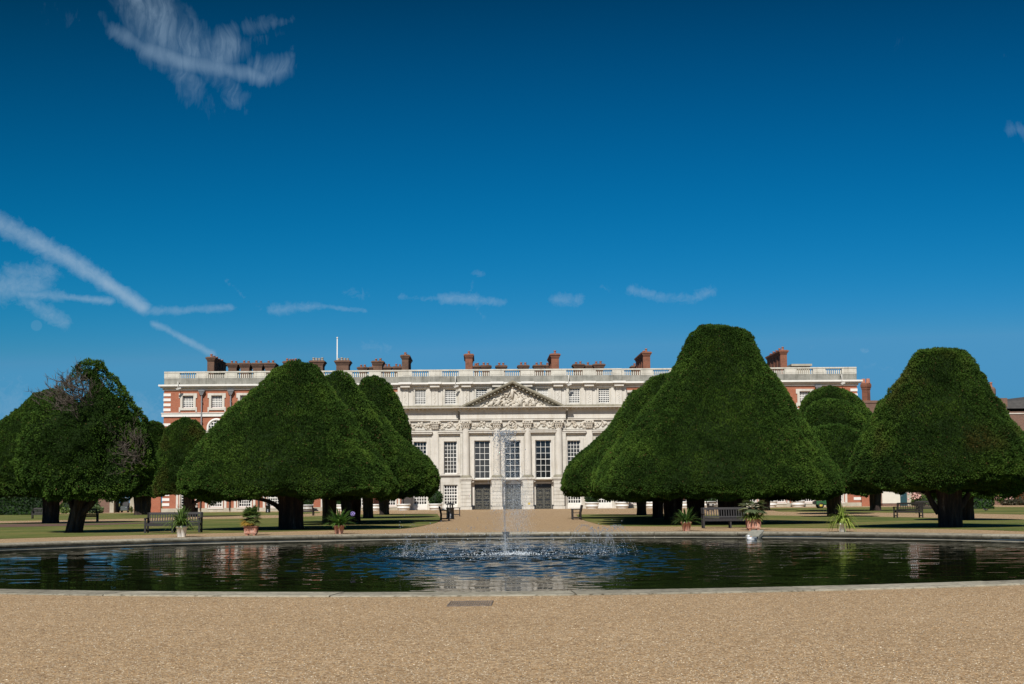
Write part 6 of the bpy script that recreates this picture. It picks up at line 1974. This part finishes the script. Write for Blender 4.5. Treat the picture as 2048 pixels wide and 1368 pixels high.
# ---------------------------------------------------------------- fountain
m_, nt, b = mat_new('falling_water')
b.inputs['Base Color'].default_value = (.92, .96, 1, 1); b.inputs['Roughness'].default_value = .03; b.inputs['IOR'].default_value = 1.33; b.inputs['Transmission Weight'].default_value = .72
MAT['drop'] = m_
m_, nt, b = mat_new('white_foam')
b.inputs['Base Color'].default_value = (.66, .71, .75, 1); b.inputs['Roughness'].default_value = .5
MAT['foam'] = m_
fo = empty('fountain', JET, 'single tall water jet with a ring of small jets in the middle of the pond', 'fountain')
def drops(name, pts, rad, mat):
    pts = np.array(pts); rad = np.array(rad); n = len(pts)
    ico = np.array([(0, 0, 1), (.894, 0, .447), (.276, .851, .447), (-.724, .526, .447), (-.724, -.526, .447), (.276, -.851, .447), (.724, .526, -.447), (-.276, .851, -.447), (-.894, 0, -.447), (-.276, -.851, -.447), (.724, -.526, -.447), (0, 0, -1)])
    fi = np.array([(0, 1, 2), (0, 2, 3), (0, 3, 4), (0, 4, 5), (0, 5, 1), (1, 6, 2), (2, 7, 3), (3, 8, 4), (4, 9, 5), (5, 10, 1), (6, 7, 2), (7, 8, 3), (8, 9, 4), (9, 10, 5), (10, 6, 1), (11, 7, 6), (11, 8, 7), (11, 9, 8), (11, 10, 9), (11, 6, 10)])
    st_ = np.ones((n, 3)); st_[:, 2] = rng.uniform(1.0, 1.8, n)
    V = pts[:, None, :] + ico[None] * rad[:, None, None] * st_[:, None, :]
    Fc = (np.arange(n)[:, None, None] * 12 + fi[None]).reshape(-1, 3)
    return np_mesh(name, V.reshape(-1, 3), Fc, mat, fo, smooth=True, tri=True)
HJ = P(1011, 866, JET.y).z - WZ
k_ = JET.y / F
lr = np.random.default_rng(5)
pts, rad = [], []
for _ in range(1500):       # rising stem, loosening upwards
    t = lr.random(); z = HJ * t ** .9
    sp_ = .012 + .10 * t ** 2.2
    pts.append((lr.normal(0, sp_) - .05 * t, lr.normal(0, sp_), z)); rad.append(lr.uniform(.003, .0075) * (1 + t * .4))
for _ in range(300):       # crest
    pts.append((lr.normal(.02, .17), lr.normal(0, .16), HJ - abs(lr.normal(0, .26)) + .08)); rad.append(lr.uniform(.006, .019))
drops('main_jet', pts, rad, MAT['drop'])
m = MB(); m.tube([(0, 0, 0), (0, 0, .25), (-.005, 0, .6), (-.01, 0, .95)], [.04, .014, .006, .002], 8); m.build('jet_stem', MAT['drop'], fo)
pts, rad = [], []
for _ in range(1900):       # falling veil, blown a little to both sides
    t = lr.random() ** .8; side_ = lr.choice([-1, 1], p=[.48, .52])
    z = HJ * (1 - t)
    x = side_ * (.12 + (.20 if side_ < 0 else .34) * t ** .6) + lr.normal(0, .08 + .14 * t)
    pts.append((x, lr.normal(0, .14 + .2 * t), max(z, .01))); rad.append(lr.uniform(.003, .007) if lr.random() < .95 else lr.uniform(.007, .013))
for _ in range(1500):       # denser spray low down in front of the middle door
    z = abs(lr.normal(1.55, .50)); pts.append((lr.normal(.38, .26), lr.normal(0, .3), z)); rad.append(lr.uniform(.003, .0075))
drops('falling_spray', pts, rad, MAT['drop'])
pts, rad = [], []
for _ in range(9000):       # fine mist hanging round the jet and drifting to the right as it falls
    t = lr.random(); z = HJ * (1 - t) ** 1.0
    w_ = .05 + .30 * t ** .7
    pts.append((lr.normal(.05 + .33 * t, w_), lr.normal(0, .22), max(z + lr.normal(0, .1), .02))); rad.append(lr.uniform(.0016, .0034))
for _ in range(5000):
    pts.append((lr.normal(.36, .22), lr.normal(0, .25), abs(lr.normal(1.5, .45)))); rad.append(lr.uniform(.0016, .0036))
for _ in range(1700):
    z = abs(lr.normal(0, .5)); pts.append((lr.normal(0, .05 + .04 * z), lr.normal(0, .04), z)); rad.append(lr.uniform(.0018, .004))
for _ in range(3000):
    a = lr.uniform(0, 6.283); r2 = 3.1 + lr.normal(0, .35); pts.append((r2 * math.cos(a), r2 * 1.1 * math.sin(a), abs(lr.normal(0, .22)))); rad.append(lr.uniform(.0016, .0034))
drops('mist', pts, rad, MAT['foam'])
pts, rad = [], []
def arc(x0, y0, vx, vy, vz, n, r0, r1):
    T = 2 * vz / 9.81
    for i in range(n):
        t = T * i / (n - 1)
        pts.append((x0 + vx * t + lr.normal(0, .008), y0 + vy * t + lr.normal(0, .008), vz * t - 4.9 * t * t + .02)); rad.append(lr.uniform(r0, r1))
NJ = 22
for i in range(NJ):
    a = 2 * math.pi * i / NJ + lr.uniform(-.08, .08)
    rr_ = 3.05 + lr.uniform(-.15, .15)
    x0_, y0_ = rr_ * math.cos(a), rr_ * math.sin(a) * 1.1
    vz = lr.uniform(2.2, 4.2)
    vi = lr.uniform(.0, .9)
    arc(x0_, y0_, -vi * math.cos(a), -vi * math.sin(a), vz, 60, .003, .008)
    if lr.random() < .8: arc(x0_, y0_, lr.uniform(-1, 1), lr.uniform(-.5, .5), vz * lr.uniform(.5, .9), 34, .004, .009)
    for _ in range(14): pts.append((x0_ + lr.normal(0, .16), y0_ + lr.normal(0, .16), abs(lr.normal(0, vz * vz / 24)))); rad.append(lr.uniform(.006, .016))
for a, b2 in ((1190, 1112), (1206, 1112), (1200, 1110)):
    p = G(a, b2, WZ) - JET
    for k in range(4): arc(p.x, p.y, lr.uniform(-1.4, 1.4), lr.uniform(-.3, .3), lr.uniform(3.2, 4.2), 60, .005, .012)
drops('ring_jets', pts, rad, MAT['drop'])
pts, rad = [], []
for _ in range(520):
    pts.append((lr.normal(.28, .30) if lr.random() < .7 else lr.normal(0, .7), lr.normal(-.05, .16), abs(lr.normal(0, .04)))); rad.append(lr.uniform(.004, .015))
for i in range(NJ):
    a = 2 * math.pi * i / NJ
    for _ in range(9): pts.append((3.05 * math.cos(a) + lr.normal(0, .14), 3.35 * math.sin(a) + lr.normal(0, .14), abs(lr.normal(0, .03)))); rad.append(lr.uniform(.003, .009))
for _ in range(420):
    a = lr.uniform(0, 6.283); r2 = 3.6 * math.sqrt(lr.random()); pts.append((r2 * math.cos(a), r2 * 1.2 * math.sin(a), lr.random() ** 3 * .7)); rad.append(lr.uniform(.004, .010))
drops('splash', pts, rad, MAT['foam'])
